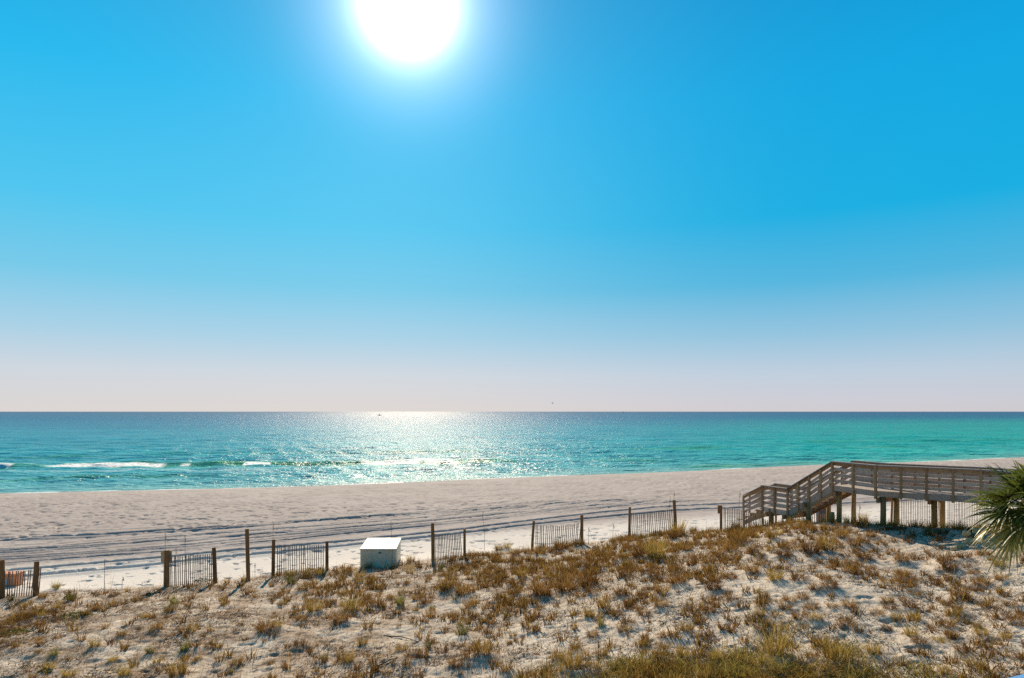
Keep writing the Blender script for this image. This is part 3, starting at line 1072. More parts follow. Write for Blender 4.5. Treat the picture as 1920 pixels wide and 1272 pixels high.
def panel(label, x0, yt0, yb0, x1, yt1, yb1, Y0, Y1, n, posts, droop=0.0, jit=0.02, lean=0.0, lowcut=None, group='sand fence panels along the foot of the dune'):
    a, b = at(x0, yb0, Y0), at(x1, yb1, Y1)
    mid = (a + b) / 2
    root = empty('sand_fence', (mid.x, mid.y, gz(mid.x, mid.y)), label, 'fence', group)
    tops = []
    for k in range(n):
        f = (k + 0.5) / n
        px = x0 + (x1 - x0) * f
        Y = Y0 + (Y1 - Y0) * f
        yt = yt0 + (yt1 - yt0) * f + droop * math.sin(math.pi * f)
        yb = yb0 + (yb1 - yb0) * f
        bb = at(px, yb, Y)
        g = gz(bb.x, bb.y)
        tt = at(px + lean * (0.3 + f), yt, Y)
        lx = rnd.gauss(0, jit)
        zl = g - 0.08 if lowcut is None else at(px, lowcut, Y).z
        top = V((tt.x + lx, Y + rnd.gauss(0, jit * 0.6), tt.z + rnd.gauss(0, 0.012)))
        bot = V((bb.x, Y, zl))
        # a slat: 38 mm wide lath, 10 mm thick
        ax = V((x1 - x0, 0, 0)).normalized()
        hw, ht = 0.017, 0.006
        cdir = V((b.x - a.x, b.y - a.y, 0)).normalized() * hw
        cn = V((-cdir.y, cdir.x, 0)).normalized() * ht
        vs = []
        for c in (bot, top):
            for s1, s2 in ((-1, -1), (1, -1), (1, 1), (-1, 1)):
                vs.append(c + cdir * s1 + cn * s2)
        mb = MB().add(vs, [(3, 2, 1, 0), (4, 5, 6, 7), (0, 1, 5, 4), (1, 2, 6, 5), (2, 3, 7, 6), (3, 0, 4, 7)])
        part(mb, 'slat', M['slat'], root)
        tops.append((bot, top))
    for h in (0.18, 0.5, 0.82):
        pts = [bo.lerp(to, h) + V((0, -0.012, 0)) for bo, to in tops]
        if len(pts) > 2:
            part(MB().tube(pts, [0.004] * len(pts), 4), 'wire', M['wire'], root)
    for (px, yt, yb, Y, wp, ln) in posts:
        fence_post(root, px, yt, yb, Y, wp, ln)
    return root


def fy(px):
    return 26 + px / 1265 * 9


fences = []
f1 = panel('leaning sand fence panel at the far left edge of the beach', 6, 1072, 1119, 74, 1064, 1118, fy(6), fy(74), 15,
           [(3, 1050, 1122, fy(3), 11, 0), (66, 1053, 1118, fy(66), 9, 3)], 2, 0.015, 5)
f2 = panel('sand fence panel with a pale board behind its left post', 317, 1044, 1100, 398, 1037, 1093, fy(317), fy(398), 21,
           [(312, 1032, 1102, fy(312), 10, 1), (404, 1027, 1094, fy(404), 7.5, -3)], 1, 0.015)
f3 = panel('straight upright sand fence panel left of the white box', 518, 1022, 1073, 608, 1022, 1069, fy(518), fy(608), 22,
           [(512, 1012, 1074, fy(512), 6.5, 1), (613, 1015, 1069, fy(613), 6, 0)], 1, 0.012)
f4 = panel('narrow sand fence panel just right of the white box', 815, 1001, 1047, 868, 1001, 1041, fy(815), fy(868), 17,
           [(812, 981, 1048, fy(812), 6.5, -1), (871, 992, 1042, fy(871), 5, 0)], 1, 0.02, -3)
f5 = panel('sagging sand fence panel behind golden grass in mid beach', 1003, 984, 1029, 1087, 979, 1022, fy(1003), fy(1087), 24,
           [(997, 977, 1030, fy(997), 5, 4), (1091, 966, 1020, fy(1091), 6, 0)], 5, 0.015, 3)
f6 = panel('sand fence panel with a tall leaning right post near the boardwalk', 1184, 963, 1010, 1264, 955, 998, fy(1184), fy(1264), 22,
           [(1180, 951, 1010, fy(1184), 5, 1), (1268, 938, 996, fy(1264), 6, -4)], 1, 0.015, -3)
f7 = panel('sand fence panel dipping down to the foot of the boardwalk stairs', 1356, 953, 990, 1440, 976, 992, 33.6, 33.0, 26,
           [(1352, 948, 990, 33.6, 5, 0), (1443, 954, 992, 32.8, 3.5, 0)], -6, 0.01)
M2 = 'sand fence stretches beyond the boardwalk'
f8 = panel('low sand fence behind the piles under the boardwalk stairs', 1478, 966, 984, 1552, 964, 984, 34.0, 34.5, 19,
           [], 0, 0.01, group=M2)
f9 = panel('tall sand fence seen beneath the boardwalk between two pile pairs', 1682, 936, 978, 1764, 938, 972, 38.5, 39.5, 25,
           [(1670, 938, 978, 38.4, 4, 3), (1766, 938, 972, 39.5, 6, -3)], 0, 0.01, group=M2)
f10 = panel('half buried sand fence beneath the boardwalk right of its last piles', 1776, 936, 952, 1850, 938, 952, 42, 42.5, 24,
            [], 0, 0.012, group=M2)

# board fixed behind the post of the second panel
bp = at(312, 1044, fy(312) + 0.14)
part(MB().box(bp, (0.44, 0.025, 0.50), 0.05), 'sign_board', M['board_pale'], f2)
# small brown board on the post of the panel by the stairs
bp = at(1349, 955.5, 33.45)
part(MB().box(bp, (0.17, 0.05, 0.40), 0.05), 'board', M['post'], f7)

# single tall post
bpost = at(466, 1087, 29.0)
g = gz(bpost.x, bpost.y)
tp = at(463, 992, 29.0)
mb = MB().tube([V((bpost.x, bpost.y, g - 0.3)), V((tp.x, bpost.y, tp.z))], [0.085, 0.08], 10)
tag(mb.build('lone_post', M['post'], None, origin=(bpost.x, bpost.y, g)), 'tall bare wooden post standing alone between two fence panels', 'post')

# ------------------------------------------------------------------ white box on the beach
A = at(676, 1065, 31.0)
xl, xr, yf, yb = -6.90, -5.28, 31.0, 33.7
zt = CH - (1030 - HY) / F * 31
zb_ = gz((xl + xr) / 2, yf) - 0.25
root = empty('storage_box', ((xl + xr) / 2, (yf + yb) / 2, gz(-6.1, 32)), 'large off-white storage box with a flat lid on the beach', 'box')


def slanted_box(mb, x0, x1, y0, y1, z0, z1, skew):
    vs = [(x0, y0, z0), (x1, y0, z0), (x1 + skew, y1, z0), (x0 + skew, y1, z0), (x0, y0, z1), (x1, y0, z1), (x1 + skew, y1, z1), (x0 + skew, y1, z1)]
    return mb.add(vs, [(3, 2, 1, 0), (4, 5, 6, 7), (0, 1, 5, 4), (1, 2, 6, 5), (2, 3, 7, 6), (3, 0, 4, 7)])


part(slanted_box(MB(), xl, xr, yf, yb, zb_, zt - 0.04, -0.22), 'body', M['box_white'], root, bevel=0.012)
part(slanted_box(MB(), xl - 0.03, xr + 0.03, yf - 0.03, yf + 1.1, zt - 0.036, zt + 0.02, -0.09), 'lid_panel', M['box_white'], root, bevel=0.01)
part(slanted_box(MB(), xl - 0.125, xr - 0.065, yf + 1.13, yb + 0.03, zt - 0.036, zt + 0.012, -0.13), 'lid_panel', M['board_pale'] if False else M['box_white'], root, bevel=0.01)
part(MB().box((xl + 0.9, yf - 0.04, zt - 0.16), (0.12, 0.02, 0.05)), 'latch', M['wire'], root)
for hx in (xl + 0.25, xr - 0.45):
    part(MB().box((hx - 0.1, yf + 1.115, zt + 0.022), (0.14, 0.07, 0.012)), 'hinge', M['wire'], root)

# orange and blue box behind the leftmost fence
c0 = at(20, 1104, 28.6)
g = gz(c0.x, c0.y)
root = empty('beach_crate', (c0.x, c0.y, g), 'orange box with a blue-grey panel behind the leftmost fence', 'box')
part(MB().box((c0.x, c0.y, g + 0.26), (0.72, 0.5, 0.56)), 'body', M['orange'], root, bevel=0.02)
part(MB().box((c0.x - 0.10, c0.y - 0.265, g + 0.24), (0.30, 0.02, 0.26)), 'panel', M['bluegrey'], root)
part(MB().box((c0.x, c0.y, g + 0.56), (0.76, 0.54, 0.05)), 'lid', M['orange'], root, bevel=0.01)

# dark box on the sand below the stairs
c0 = at(1540, 958, 37.5)
g = gz(c0.x, c0.y)
root = empty('dark_bin', (c0.x, c0.y, g), 'dark blue bin standing on the sand behind the boardwalk stairs', 'bin')
zc = at(1540, 948, 37.5).z
part(MB().box((c0.x, c0.y, (g - 0.05 + zc) / 2), (0.42, 0.4, zc - g + 0.05)), 'body', M['dark_blue'], root, bevel=0.02)
part(MB().box((c0.x, c0.y, zc + 0.015), (0.46, 0.44, 0.04)), 'lid', M['dark_blue'], root, bevel=0.01)

# ------------------------------------------------------------------ pale rocks under the boardwalk by the palm
rocks = [(1803, 990, 15), (1822, 984, 16), (1838, 986, 13), (1812, 972, 12), (1830, 968, 13), (1846, 972, 11), (1846, 990, 12), (1790, 994, 10),
         (1860, 984, 14), (1858, 966, 10)]
for i, (px, py, s) in enumerate(rocks):
    Y = 25.6 - (py - 966) * 0.04
    c = at(px, py - s * 0.1, Y)
    r = s / F * Y / 2 * 1.0
    g = gz(c.x, c.y)
    me_v, me_f = [], []
    import bmesh
    bm = bmesh.new()
    bmesh.ops.create_icosphere(bm, subdivisions=2, radius=1.0)
    for v in bm.verts:
        n_ = v.co.normalized()
        q = 1 + 0.22 * math.sin(3.1 * n_.x + i) * math.cos(2.7 * n_.y + 2 * i) + 0.1 * math.sin(7 * n_.z + i)
        mx = max(abs(n_.x), abs(n_.y), abs(n_.z))
        v.co = n_ * q / (mx ** 0.55)
        v.co.x *= r * 1.1
        v.co.y *= r * 0.9
        v.co.z *= r * 0.8
    me = bpy.data.meshes.new('rock')
    bm.to_mesh(me)
    bm.free()
    me.materials.append(M['rock'])
    o = bpy.data.objects.new('rock', me)
    link(o)
    o.location = (c.x, c.y, g + r * 0.45 + (0.22 if i in (3, 4, 5, 9) else 0.0))
    tag(o, ['lowest left', 'wide low', 'bottom middle', 'upper left', 'upper middle', 'topmost square', 'bottom right', 'outermost small', 'right-hand', 'rearmost'][i] + ' pale tan rock of the heap beside the palm', 'rock', 'tan rocks heaped beside the palm')

# ------------------------------------------------------------------ grasses


def blades(n, hmin, hmax, spread, lean, wd, seed, curl=0.5, seg=3, base_r=0.06):
    """returns verts, tris and a tone per vertex for a clump of tapering blades"""
    r = np.random.RandomState(seed)
    ang = r.uniform(0, 2 * np.pi, n)
    br = base_r * np.sqrt(r.uniform(0, 1, n)) * spread
    bx, by = br * np.cos(ang), br * np.sin(ang)
    az = ang + r.normal(0, 0.7, n)
    h = r.uniform(hmin, hmax, n) * (1 - 0.35 * r.uniform(0, 1, n) ** 2)
    ln = np.abs(r.normal(lean, lean * 0.5, n))
    tone = np.clip(r.normal(0.5, 0.28, n), 0, 1)
    vs, fs, tn = [], [], []
    wa = r.uniform(0, np.pi, n)
    for i in range(n):
        d = np.array([math.cos(az[i]), math.sin(az[i]), 0])
        sd = np.array([math.cos(wa[i]), math.sin(wa[i]), 0])
        b0 = len(vs)
        for k in range(seg + 1):
            t = k / seg
            th = ln[i] * (0.3 + curl * 1.4 * t)
            p = np.array([bx[i], by[i], -0.03]) + d * (h[i] * t * math.sin(th)) + np.array([0, 0, h[i] * t * math.cos(min(th, 2.0)) + 0.0])
            wk = wd * (1 - 0.75 * t)
            if k == seg:
                vs.append(p)
                tn.append(tone[i])
            else:
                vs += [p - sd * wk / 2, p + sd * wk / 2]
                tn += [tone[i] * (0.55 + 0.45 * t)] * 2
        for k in range(seg - 1):
            a = b0 + 2 * k
            fs += [(a, a + 1, a + 3), (a, a + 3, a + 2)]
        a = b0 + 2 * (seg - 1)
        fs.append((a, a + 1, a + 2))
    return vs, fs, tn


def clump_mesh(name, spec_list, mat):
    vs, fs, tn = [], [], []
    for sp in spec_list:
        v, f, t = blades(*sp[0], **sp[1])
        b = len(vs)
        vs += v
        tn += t
        fs += [(x + b, y + b, z + b) for x, y, z in f]
    me = bpy.data.meshes.new(name)
    me.from_pydata([tuple(v) for v in vs], [], fs)
    me.materials.append(mat)
    a = me.attributes.new('tone', 'FLOAT', 'POINT')
    a.data.foreach_set('value', np.array(tn, np.float32))
    me.update()
    return me


# meshes are one unit tall, scaled per clump
CL = {'rust': [], 'gold': [], 'green': []}
for s in range(6):
    CL['rust'].append(clump_mesh('grass_clump', [((170, 0.45, 1.0, 4.2, 0.50, 0.019, 100 + s), {}), ((170, 0.2, 0.6, 6.0, 1.0, 0.020, 150 + s), {})], M['grass_rust']))
    CL['gold'].append(clump_mesh('grass_clump', [((160, 0.5, 1.1, 3.8, 0.38, 0.018, 200 + s), {}), ((110, 0.2, 0.6, 5.5, 0.9, 0.020, 250 + s), {})], M['grass_gold']))
    CL['green'].append(clump_mesh('grass_clump', [((100, 0.5, 1.1, 2.6, 0.28, 0.020, 300 + s), {}), ((70, 0.2, 0.5, 5.0, 0.8, 0.020, 350 + s), {})], M['grass_green']))
    CL['gold'][-1]['v'] = s

LANDMARKS = [(0, 'the leftmost fence'), (145, 'the creeper patch'), (357, 'the pale-board fence'), (466, 'the lone post'),
             (565, 'the upright fence'), (712, 'the white box'), (842, 'the narrow fence'), (960, 'the first gap'),
             (1045, 'the sagging fence'), (1135, 'the second gap'), (1225, 'the leaning-post fence'), (1310, 'the third gap'),
             (1400, 'the stair-foot fence'), (1480, 'the stair landing'), (1540, 'the stairs'), (1605, 'the stair head'),
             (1662, 'the left piles'), (1760, 'the right piles'), (1830, 'the rocks'), (1900, 'the palm')]
LOOK = {'rust': 'rust-brown bushy grass clump', 'gold': 'golden upright grass clump', 'green': 'olive green thin grass clump'}


def zone(px, py):
    lm = min(LANDMARKS, key=lambda t: abs(t[0] - px))[1]
    y0 = (py - crest(px)) / (1272 - crest(px))
    if y0 < 0.10:
        rw = 'on the crest by'
    elif y0 < 0.35:
        rw = 'high on the dune below'
    elif y0 < 0.68:
        rw = 'midway down below'
    else:
        rw = 'at the bottom below'
    return rw, lm


made = {}
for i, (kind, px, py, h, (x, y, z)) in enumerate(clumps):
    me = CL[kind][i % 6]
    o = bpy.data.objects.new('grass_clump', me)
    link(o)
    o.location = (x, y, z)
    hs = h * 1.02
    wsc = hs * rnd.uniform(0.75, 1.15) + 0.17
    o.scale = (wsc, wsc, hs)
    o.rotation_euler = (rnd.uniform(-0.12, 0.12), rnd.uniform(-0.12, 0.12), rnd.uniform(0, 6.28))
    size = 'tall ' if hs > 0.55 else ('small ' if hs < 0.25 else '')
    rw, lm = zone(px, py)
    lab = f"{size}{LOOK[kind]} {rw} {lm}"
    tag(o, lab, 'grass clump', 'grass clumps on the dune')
    made.setdefault(lab, []).append((px, o))
ORD = ['leftmost', 'second', 'third', 'fourth', 'fifth', 'sixth', 'seventh', 'eighth', 'ninth', 'tenth', 'eleventh', 'twelfth']
for lab, lst in made.items():
    if len(lst) > 1:
        lst.sort(key=lambda t: t[0])
        for k, (q_, o) in enumerate(lst):
            o['label'] = lab + (', leftmost there' if k == 0 else f', {ORD[min(k, 11)]} from left')

# the many smaller tufts between them, past counting
def small_tufts(name, label, mat, n, seed, kindsel):
    r = np.random.RandomState(seed)
    temps = []
    for q in range(6):
        v, f, t = blades(26, 0.4, 1.05, 4.6, 0.45, 0.050, seed * 10 + q)
        temps.append((np.array([tuple(p) for p in v]), np.array(f), np.array(t)))
    N = n * 14
    Y = r.uniform(13.5, 37, N)
    X = r.uniform(-0.80, 0.80, N) * Y
    px = CX + X / Y * F
    dens = np.interp(px, [0, 450, 560, 800, 900, 1000, 1400, 1560, 1920], [0.12, 0.16, 0.38, 0.66, 0.95, 1.0, 0.95, 0.5, 0.32])
    near = np.interp(Y, [14, 16.5, 19, 22, 27, 36], [0.8, 0.5, 0.42, 0.8, 1.15, 1.15])
    dens = dens * near * (0.15 + 1.1 * smooth(0.35, 0.65, fbm(X / 1.9, Y / 1.9, 3, 950)))
    dens = dens * (1 - 0.85 * np.exp(-(((X + 2.6) / 1.9) ** 2 + ((Y - 19.5) / 1.7) ** 2)))
    keep = r.uniform(0, 1.6, N) < dens
    X, Y = X[keep][:n], Y[keep][:n]
    z, d, md, tr = ground(X, Y, True)
    k2 = md > 0.6
    X, Y, z = X[k2], Y[k2], z[k2]
    VV, FF, TT = [], [], []
    b = 0
    for i in range(len(X)):
        v, f, t = temps[r.randint(6)]
        h = r.uniform(0.15, 0.42) if kindsel else r.uniform(0.16, 0.48)
        a = r.uniform(0, 6.28)
        wd = h * r.uniform(0.8, 1.3) + 0.05
        c_, s_ = math.cos(a), math.sin(a)
        VV.append(np.stack([(v[:, 0] * c_ - v[:, 1] * s_) * wd + X[i], (v[:, 0] * s_ + v[:, 1] * c_) * wd + Y[i], v[:, 2] * h + z[i]], 1))
        FF.append(f + b)
        TT.append(np.clip(t + r.normal(0, 0.12), 0, 1))
        b += len(v)
    o = mesh_np(name, np.concatenate(VV), np.concatenate(FF), mat)
    vattr(o, 'tone', np.concatenate(TT))
    o['kind'] = 'stuff'
    o['label'] = label
    return o


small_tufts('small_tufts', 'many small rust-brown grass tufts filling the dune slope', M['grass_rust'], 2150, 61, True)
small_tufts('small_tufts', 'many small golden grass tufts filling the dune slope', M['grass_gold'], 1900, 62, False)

# loose litter: straw, twigs and dead runners lying on the dune, and short sprouts


def strew(n, seed, fn_len, fn_w, lift, upr, xr=(-20, 1940), dens=None):
    r = np.random.RandomState(seed)
    px = r.uniform(xr[0], xr[1], n * 3)
    Y = r.uniform(13.5, 37.0, n * 3)
    # spread evenly in the picture-independent sense: by area on the dune
    X = (px - CX) / F * 30.0 * (Y / 30.0) ** 0.999
    X = r.uniform(-0.80, 0.80, n * 3) * (Y + 3)
    keep = r.uniform(0, 1, n * 3) < (18.0 / Y) ** 1.2
    if dens is not None:
        keep &= r.uniform(0, 1, n * 3) < dens(X, Y)
    X, Y = X[keep][:n], Y[keep][:n]
    z, d, md, tr = ground(X, Y, True)
    k2 = md > 0.5
    X, Y, z = X[k2], Y[k2], z[k2]
    n = len(X)
    az = r.uniform(0, 2 * np.pi, n)
    L = fn_len(r, n)
    W_ = fn_w(r, n)
    up = np.abs(r.normal(0, upr, n)) * L
    dx, dy = np.cos(az), np.sin(az)
    nx, ny = -dy, dx
    bend = r.normal(0, 0.25, n) * L
    p0 = np.stack([X, Y, z - 0.01], 1)
    p1 = np.stack([X + dx * L * 0.5 + nx * bend, Y + dy * L * 0.5 + ny * bend, z + lift + up * 0.6], 1)
    p2 = np.stack([X + dx * L, Y + dy * L, z + lift * 0.6 + up], 1)
    # side direction: mostly vertical for upright pieces so they show
    sv = np.stack([nx * 0.8, ny * 0.8, np.full(n, 0.6)], 1) * (W_ / 2)[:, None]
    vs = np.stack([p0 - sv, p0 + sv, p1 - sv, p1 + sv, p2], 1).reshape(-1, 3)
    b = np.arange(n)[:, None] * 5
    fs = np.concatenate([b + np.array([0, 1, 3]), b + np.array([0, 3, 2]), b + np.array([2, 3, 4])], 0)
    tone = np.repeat(np.clip(r.normal(0.45, 0.28, n), 0, 1), 5)
    return vs, fs, tone


def patch(X, Y):
    f = fbm(np.asarray(X) / 1.6, np.asarray(Y) / 1.6, 3, 900)
    g = 0.15 + 0.85 * smooth(0.38, 0.62, f)
    # bare sandy hollow in the middle foreground
    hole = np.exp(-(((X + 2.6) / 2.0) ** 2 + ((Y - 19.5) / 1.8) ** 2))
    return g * (1 - 0.8 * hole)


def lay(name, label, mat, args):
    vs, fs, tone = args
    o = mesh_np(name, vs, fs, mat)
    vattr(o, 'tone', tone)
    o['kind'] = 'stuff'
    o['label'] = label
    return o


lay('dune_litter', 'dead straw and twigs strewn over the dune sand', M['litter'],
    strew(90000, 31, lambda r, n: r.gamma(3, 0.030, n) + 0.02, lambda r, n: r.uniform(0.006, 0.018, n), 0.012, 0.18, dens=patch))
lay('dune_sprouts', 'short dry grass sprouts scattered over the dune sand', M['grass_gold'],
    strew(11000, 41, lambda r, n: r.gamma(3, 0.035, n) + 0.04, lambda r, n: r.uniform(0.005, 0.012, n), 0.02, 1.6, dens=patch))
lay('dune_sprouts', 'reddish dry grass sprouts scattered over the dune sand', M['grass_rust'],
    strew(12000, 43, lambda r, n: r.gamma(3, 0.035, n) + 0.04, lambda r, n: r.uniform(0.006, 0.013, n), 0.02, 1.2, dens=patch))

# thick golden-green grass mat along the bottom of the view, and two more patches


def mat_patch(name, label, mat, cells, n, hmin, hmax, seed, wd=0.012, leanv=0.7):
    r = np.random.RandomState(seed)
    vs, fs, tn = [], [], []
    pts = []
    tot = sum(c[4] for c in cells)
    for (cx, cy, rx, ry, wgt) in cells:
        m = int(n * wgt / tot)
        pts += [(cx + rx * r.normal(), cy + ry * r.normal()) for _ in range(m)]
    pts = np.array(pts)
    z = ground(pts[:, 0], pts[:, 1])
    nb = len(pts)
    az = r.uniform(0, 2 * np.pi, nb)
    h = r.uniform(hmin, hmax, nb) * (0.45 + 0.9 * fbm(pts[:, 0] / 0.45, pts[:, 1] / 0.45, 2, seed))
    ln = np.abs(r.normal(leanv, 0.35, nb))
    wa = r.uniform(0, np.pi, nb)
    dx, dy = np.cos(az), np.sin(az)
    sd = np.stack([np.cos(wa), np.sin(wa), np.zeros(nb)], 1) * (wd / 2)
    lev = []
    for t in (0, 0.4, 0.75, 1.0):
        th = ln * (0.3 + 1.0 * t)
        lev.append(np.stack([pts[:, 0] + dx * h * t * np.sin(th), pts[:, 1] + dy * h * t * np.sin(th), z - 0.02 + h * t * np.cos(th)], 1))
    V_ = np.stack([lev[0] - sd, lev[0] + sd, lev[1] - sd * 0.8, lev[1] + sd * 0.8, lev[2] - sd * 0.5, lev[2] + sd * 0.5, lev[3]], 1).reshape(-1, 3)
    b = np.arange(nb)[:, None] * 7
    F_ = np.concatenate([b + np.array(q) for q in ([0, 1, 3], [0, 3, 2], [2, 3, 5], [2, 5, 4], [4, 5, 6])], 0)
    tone = np.repeat(np.clip(r.normal(0.0, 0.24, nb) + 1.6 * fbm(pts[:, 0] / 0.5, pts[:, 1] / 0.5, 2, seed + 5) - 0.3, 0, 1), 7)
    o = mesh_np(name, V_, F_, mat)
    vattr(o, 'tone', tone)
    o['kind'] = 'stuff'
    o['label'] = label
    return o


def cell(px, py, rxp, ry, wgt):
    h = ray_ground(px, py, 10.0)
    return (h[0], h[1], rxp / F * h[1], ry, wgt)


cells = [cell(px, py, 26, 0.30, wg) for px, py, wg in
         [(1010, 1268, .5), (1060, 1262, 1), (1110, 1268, 1), (1160, 1258, 1.4), (1200, 1250, 1.5), (1250, 1252, 1.6), (1300, 1250, 1.8), (1290, 1268, 2), (1350, 1246, 1.8),
          (1400, 1240, 2), (1440, 1235, 2.2), (1400, 1268, 2.2), (1460, 1268, 2.2), (1340, 1272, 2), (1500, 1264, 1.4), (1550, 1268, 1.2), (1580, 1250, 1.4),
          (1455, 1205, 1.0), (1460, 1180, .8), (1575, 1222, 1.1), (1620, 1270, 1.0), (1680, 1272, .8), (1240, 1272, 1.4), (1740, 1262, .6), (1800, 1272, .7), (1480, 1282, 2), (1380, 1288, 2), (1280, 1290, 2), (1180, 1284, 1.5), (1080, 1285, 1.2), (1600, 1288, 1.5)]]
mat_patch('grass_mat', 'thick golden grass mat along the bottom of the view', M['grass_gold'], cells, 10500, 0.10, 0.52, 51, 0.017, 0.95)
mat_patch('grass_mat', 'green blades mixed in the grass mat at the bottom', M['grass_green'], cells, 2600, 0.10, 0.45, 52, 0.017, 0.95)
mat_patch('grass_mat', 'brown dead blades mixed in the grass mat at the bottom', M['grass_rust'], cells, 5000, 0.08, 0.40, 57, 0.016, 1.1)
red = [cell(px, py, 20, 0.35, wg) for px, py, wg in [(20, 1165, 1), (55, 1155, 1), (80, 1150, 1), (10, 1190, 1), (40, 1180, .7), (15, 1215, .5), (100, 1160, .5)]]
mat_patch('ground_cover', 'low rust-red ground cover at the left edge of the dune', M['grass_rust'], red, 8000, 0.05, 0.24, 53, 0.012, 1.0)
dry = [cell(px, py, 34, 0.35, wg) for px, py, wg in [(260, 1185, 1), (300, 1195, .6), (430, 1150, .7), (600, 1165, 1), (640, 1150, .8), (500, 1178, .8), (760, 1120, .7), (830, 1100, 1),
                                                     (900, 1085, .7), (1000, 1060, 1), (1070, 1085, 1), (1150, 1075, 1), (1280, 1050, 1.2), (1340, 1040, 1.2), (1380, 1080, 1), (1200, 1120, .8),
                                                     (1480, 1070, 1), (1520, 1020, 1), (1590, 1010, 1), (1680, 1010, .8), (1250, 1135, .8), (1300, 1140, .6), (1560, 1060, .8), (880, 1235, .8), (1720, 1075, .6), (1860, 1130, .6), (1820, 1150, .5)]]
mat_patch('dry_thatch', 'thin dry thatch spread between the dune grass clumps', M['grass_rust'], dry, 11000, 0.05, 0.30, 54, 0.010, 1.0)

# sandy crest fringe of grass along fence feet
fr = []
for px in range(540, 1900, 22):
    cy = crest(px) + 3
    h = ray_ground(px, cy, 14)
    if h and h[1] < 38:
        fr.append((h[0], h[1], 0.22, 0.2, rnd.uniform(0.1, 1.0) ** 1.6))
mat_patch('crest_grass', 'sparse golden grass fringe along the dune crest', M['grass_gold'], fr, 4200, 0.08, 0.42, 55, 0.010, 0.4)

# green creeper cushions
for (px, py, nn, sx, lab) in [(145, 1156, 420, 30, 'low yellow-green creeper cushion on the sand at far left'),
                              (30, 1188, 260, 26, 'dull green creeper cushion at the left picture edge'),
                              (128, 1122, 120, 9, 'small green creeper tuft just below the dune edge'),
                              (380, 1090, 200, 17, 'dark creeper at the foot of the pale-board fence'),
                              (692, 1148, 120, 10, 'small leafy green plant on the mid dune slope'),
                              (1250, 1232, 260, 22, 'grey-green leafy plant inside the bottom grass mat'),
                              (85, 1262, 160, 14, 'green leafy tuft at the bottom left corner')]:
    h = ray_ground(px, py)
    r = np.random.RandomState(px)
    vs, fs, tn = [], [], []
    rad = sx / F * h[1]
    for k in range(nn):
        a, q = r.uniform(0, 6.28), math.sqrt(r.uniform(0, 1))
        x_, y_ = rad * q * math.cos(a), rad * 0.7 * q * math.sin(a)
        z_ = 0.13 * (1 - q * q) * r.uniform(0.3, 1) + 0.01
        n_ = Vector((r.normal(), r.normal(), abs(r.normal()) + 0.6)).normalized()
        u_ = n_.orthogonal().normalized()
        v_ = n_.cross(u_)
        L = r.uniform(0.02, 0.045)
        c = Vector((x_, y_, z_))
        b = len(vs)
        vs += [c - u_ * L, c + v_ * L * 0.45, c + u_ * L, c - v_ * L * 0.45]
        fs.append((b, b + 1, b + 2, b + 3))
        tn += [r.uniform(0, 1)] * 4
    me = bpy.data.meshes.new('creeper')
    me.from_pydata([tuple(v) for v in vs], [], fs)
    me.materials.append(M['creeper'])
    a_ = me.attributes.new('tone', 'FLOAT', 'POINT')
    a_.data.foreach_set('value', np.array(tn, np.float32))
    o = bpy.data.objects.new('creeper', me)
    link(o)
    o.location = h
    tag(o, lab, 'plant', 'leafy creepers on the dune')

# sticks lying on the sand
for (x0, y0, x1, y1, lab) in [(720, 1194, 784, 1206, 'straight dark stick lying on the bare sand hollow'),
                              (708, 1252, 750, 1234, 'bent twig lying below the bare sand hollow'),
                              (1008, 1113, 1052, 1120, 'dark stick lying beside the tall rust clump'),
                              (1870, 1068 + 160, 1884, 1236, 'short dark twig near the bottom right corner')]:
    a, b = ray_ground(x0, y0), ray_ground(x1, y1)
    a, b = V(a) + V((0, 0, 0.02)), V(b) + V((0, 0, 0.03))
    m_ = (a + b) / 2 + V((0.03, 0.05, 0.03))
    tag(MB().tube([a, m_, b], [0.02, 0.016, 0.008], 6).build('stick', M['stick'], None, origin=a, shade=True), lab, 'stick', 'sticks on the dune')

# sea oats: tall stalks with a drooping seed head
OATS = [(905, 965, 1034, 'sea oat stalk with a dark head in the gap right of the narrow fence', -10), (1264, 924, 1000, 'tall sea oat stalk rising beside the leaning fence post', 3),
        (1256, 936, 1000, 'shorter sea oat stalk left of the leaning fence post', 2), (733, 984, 1070, 'sea oat stalk standing in front of the white box', -6),
        (512, 984, 1074, 'faint sea oat stalk beside the fence left of the white box', 1), (310, 1004, 1104, 'sea oat stalk behind the pale board', 1),
        (347, 1010, 1100, 'thin sea oat stalk rising from the pale-board fence', 0), (330, 1034, 1100, 'short sea oat stalk at the pale-board fence', 2),
        (1278, 930, 996, 'bent sea oat stalk just right of the leaning fence post', 5), (1342, 932, 994, 'sea oat stalk in the gap before the stairs fence', 4),
        (1387, 926, 992, 'sea oat stalk left of the boardwalk stair foot', 5), (1382, 928, 992, 'second sea oat stalk left of the boardwalk stair foot', 1),
        (1104, 992, 1022, 'short curved sea oat stalk right of the sagging fence', 2), (1150, 985, 1018, 'short sea oat stalk before the leaning-post fence', 2),
        (196, 1055, 1112, 'sea oat stalk between the two leftmost fences', 1), (1604, 925, 984, 'sea oat stalk under the boardwalk head', 2),
        (1612, 950, 984, 'shorter sea oat stalk under the boardwalk', 4), (478, 1060, 1092, 'thin sea oat stalk right of the lone post', 0),
        (1122, 1206, 1256, 'dry flower stalk above the bottom grass mat', 1), (230, 1085, 1112, 'short dry stalk on the left dune edge', 3)]
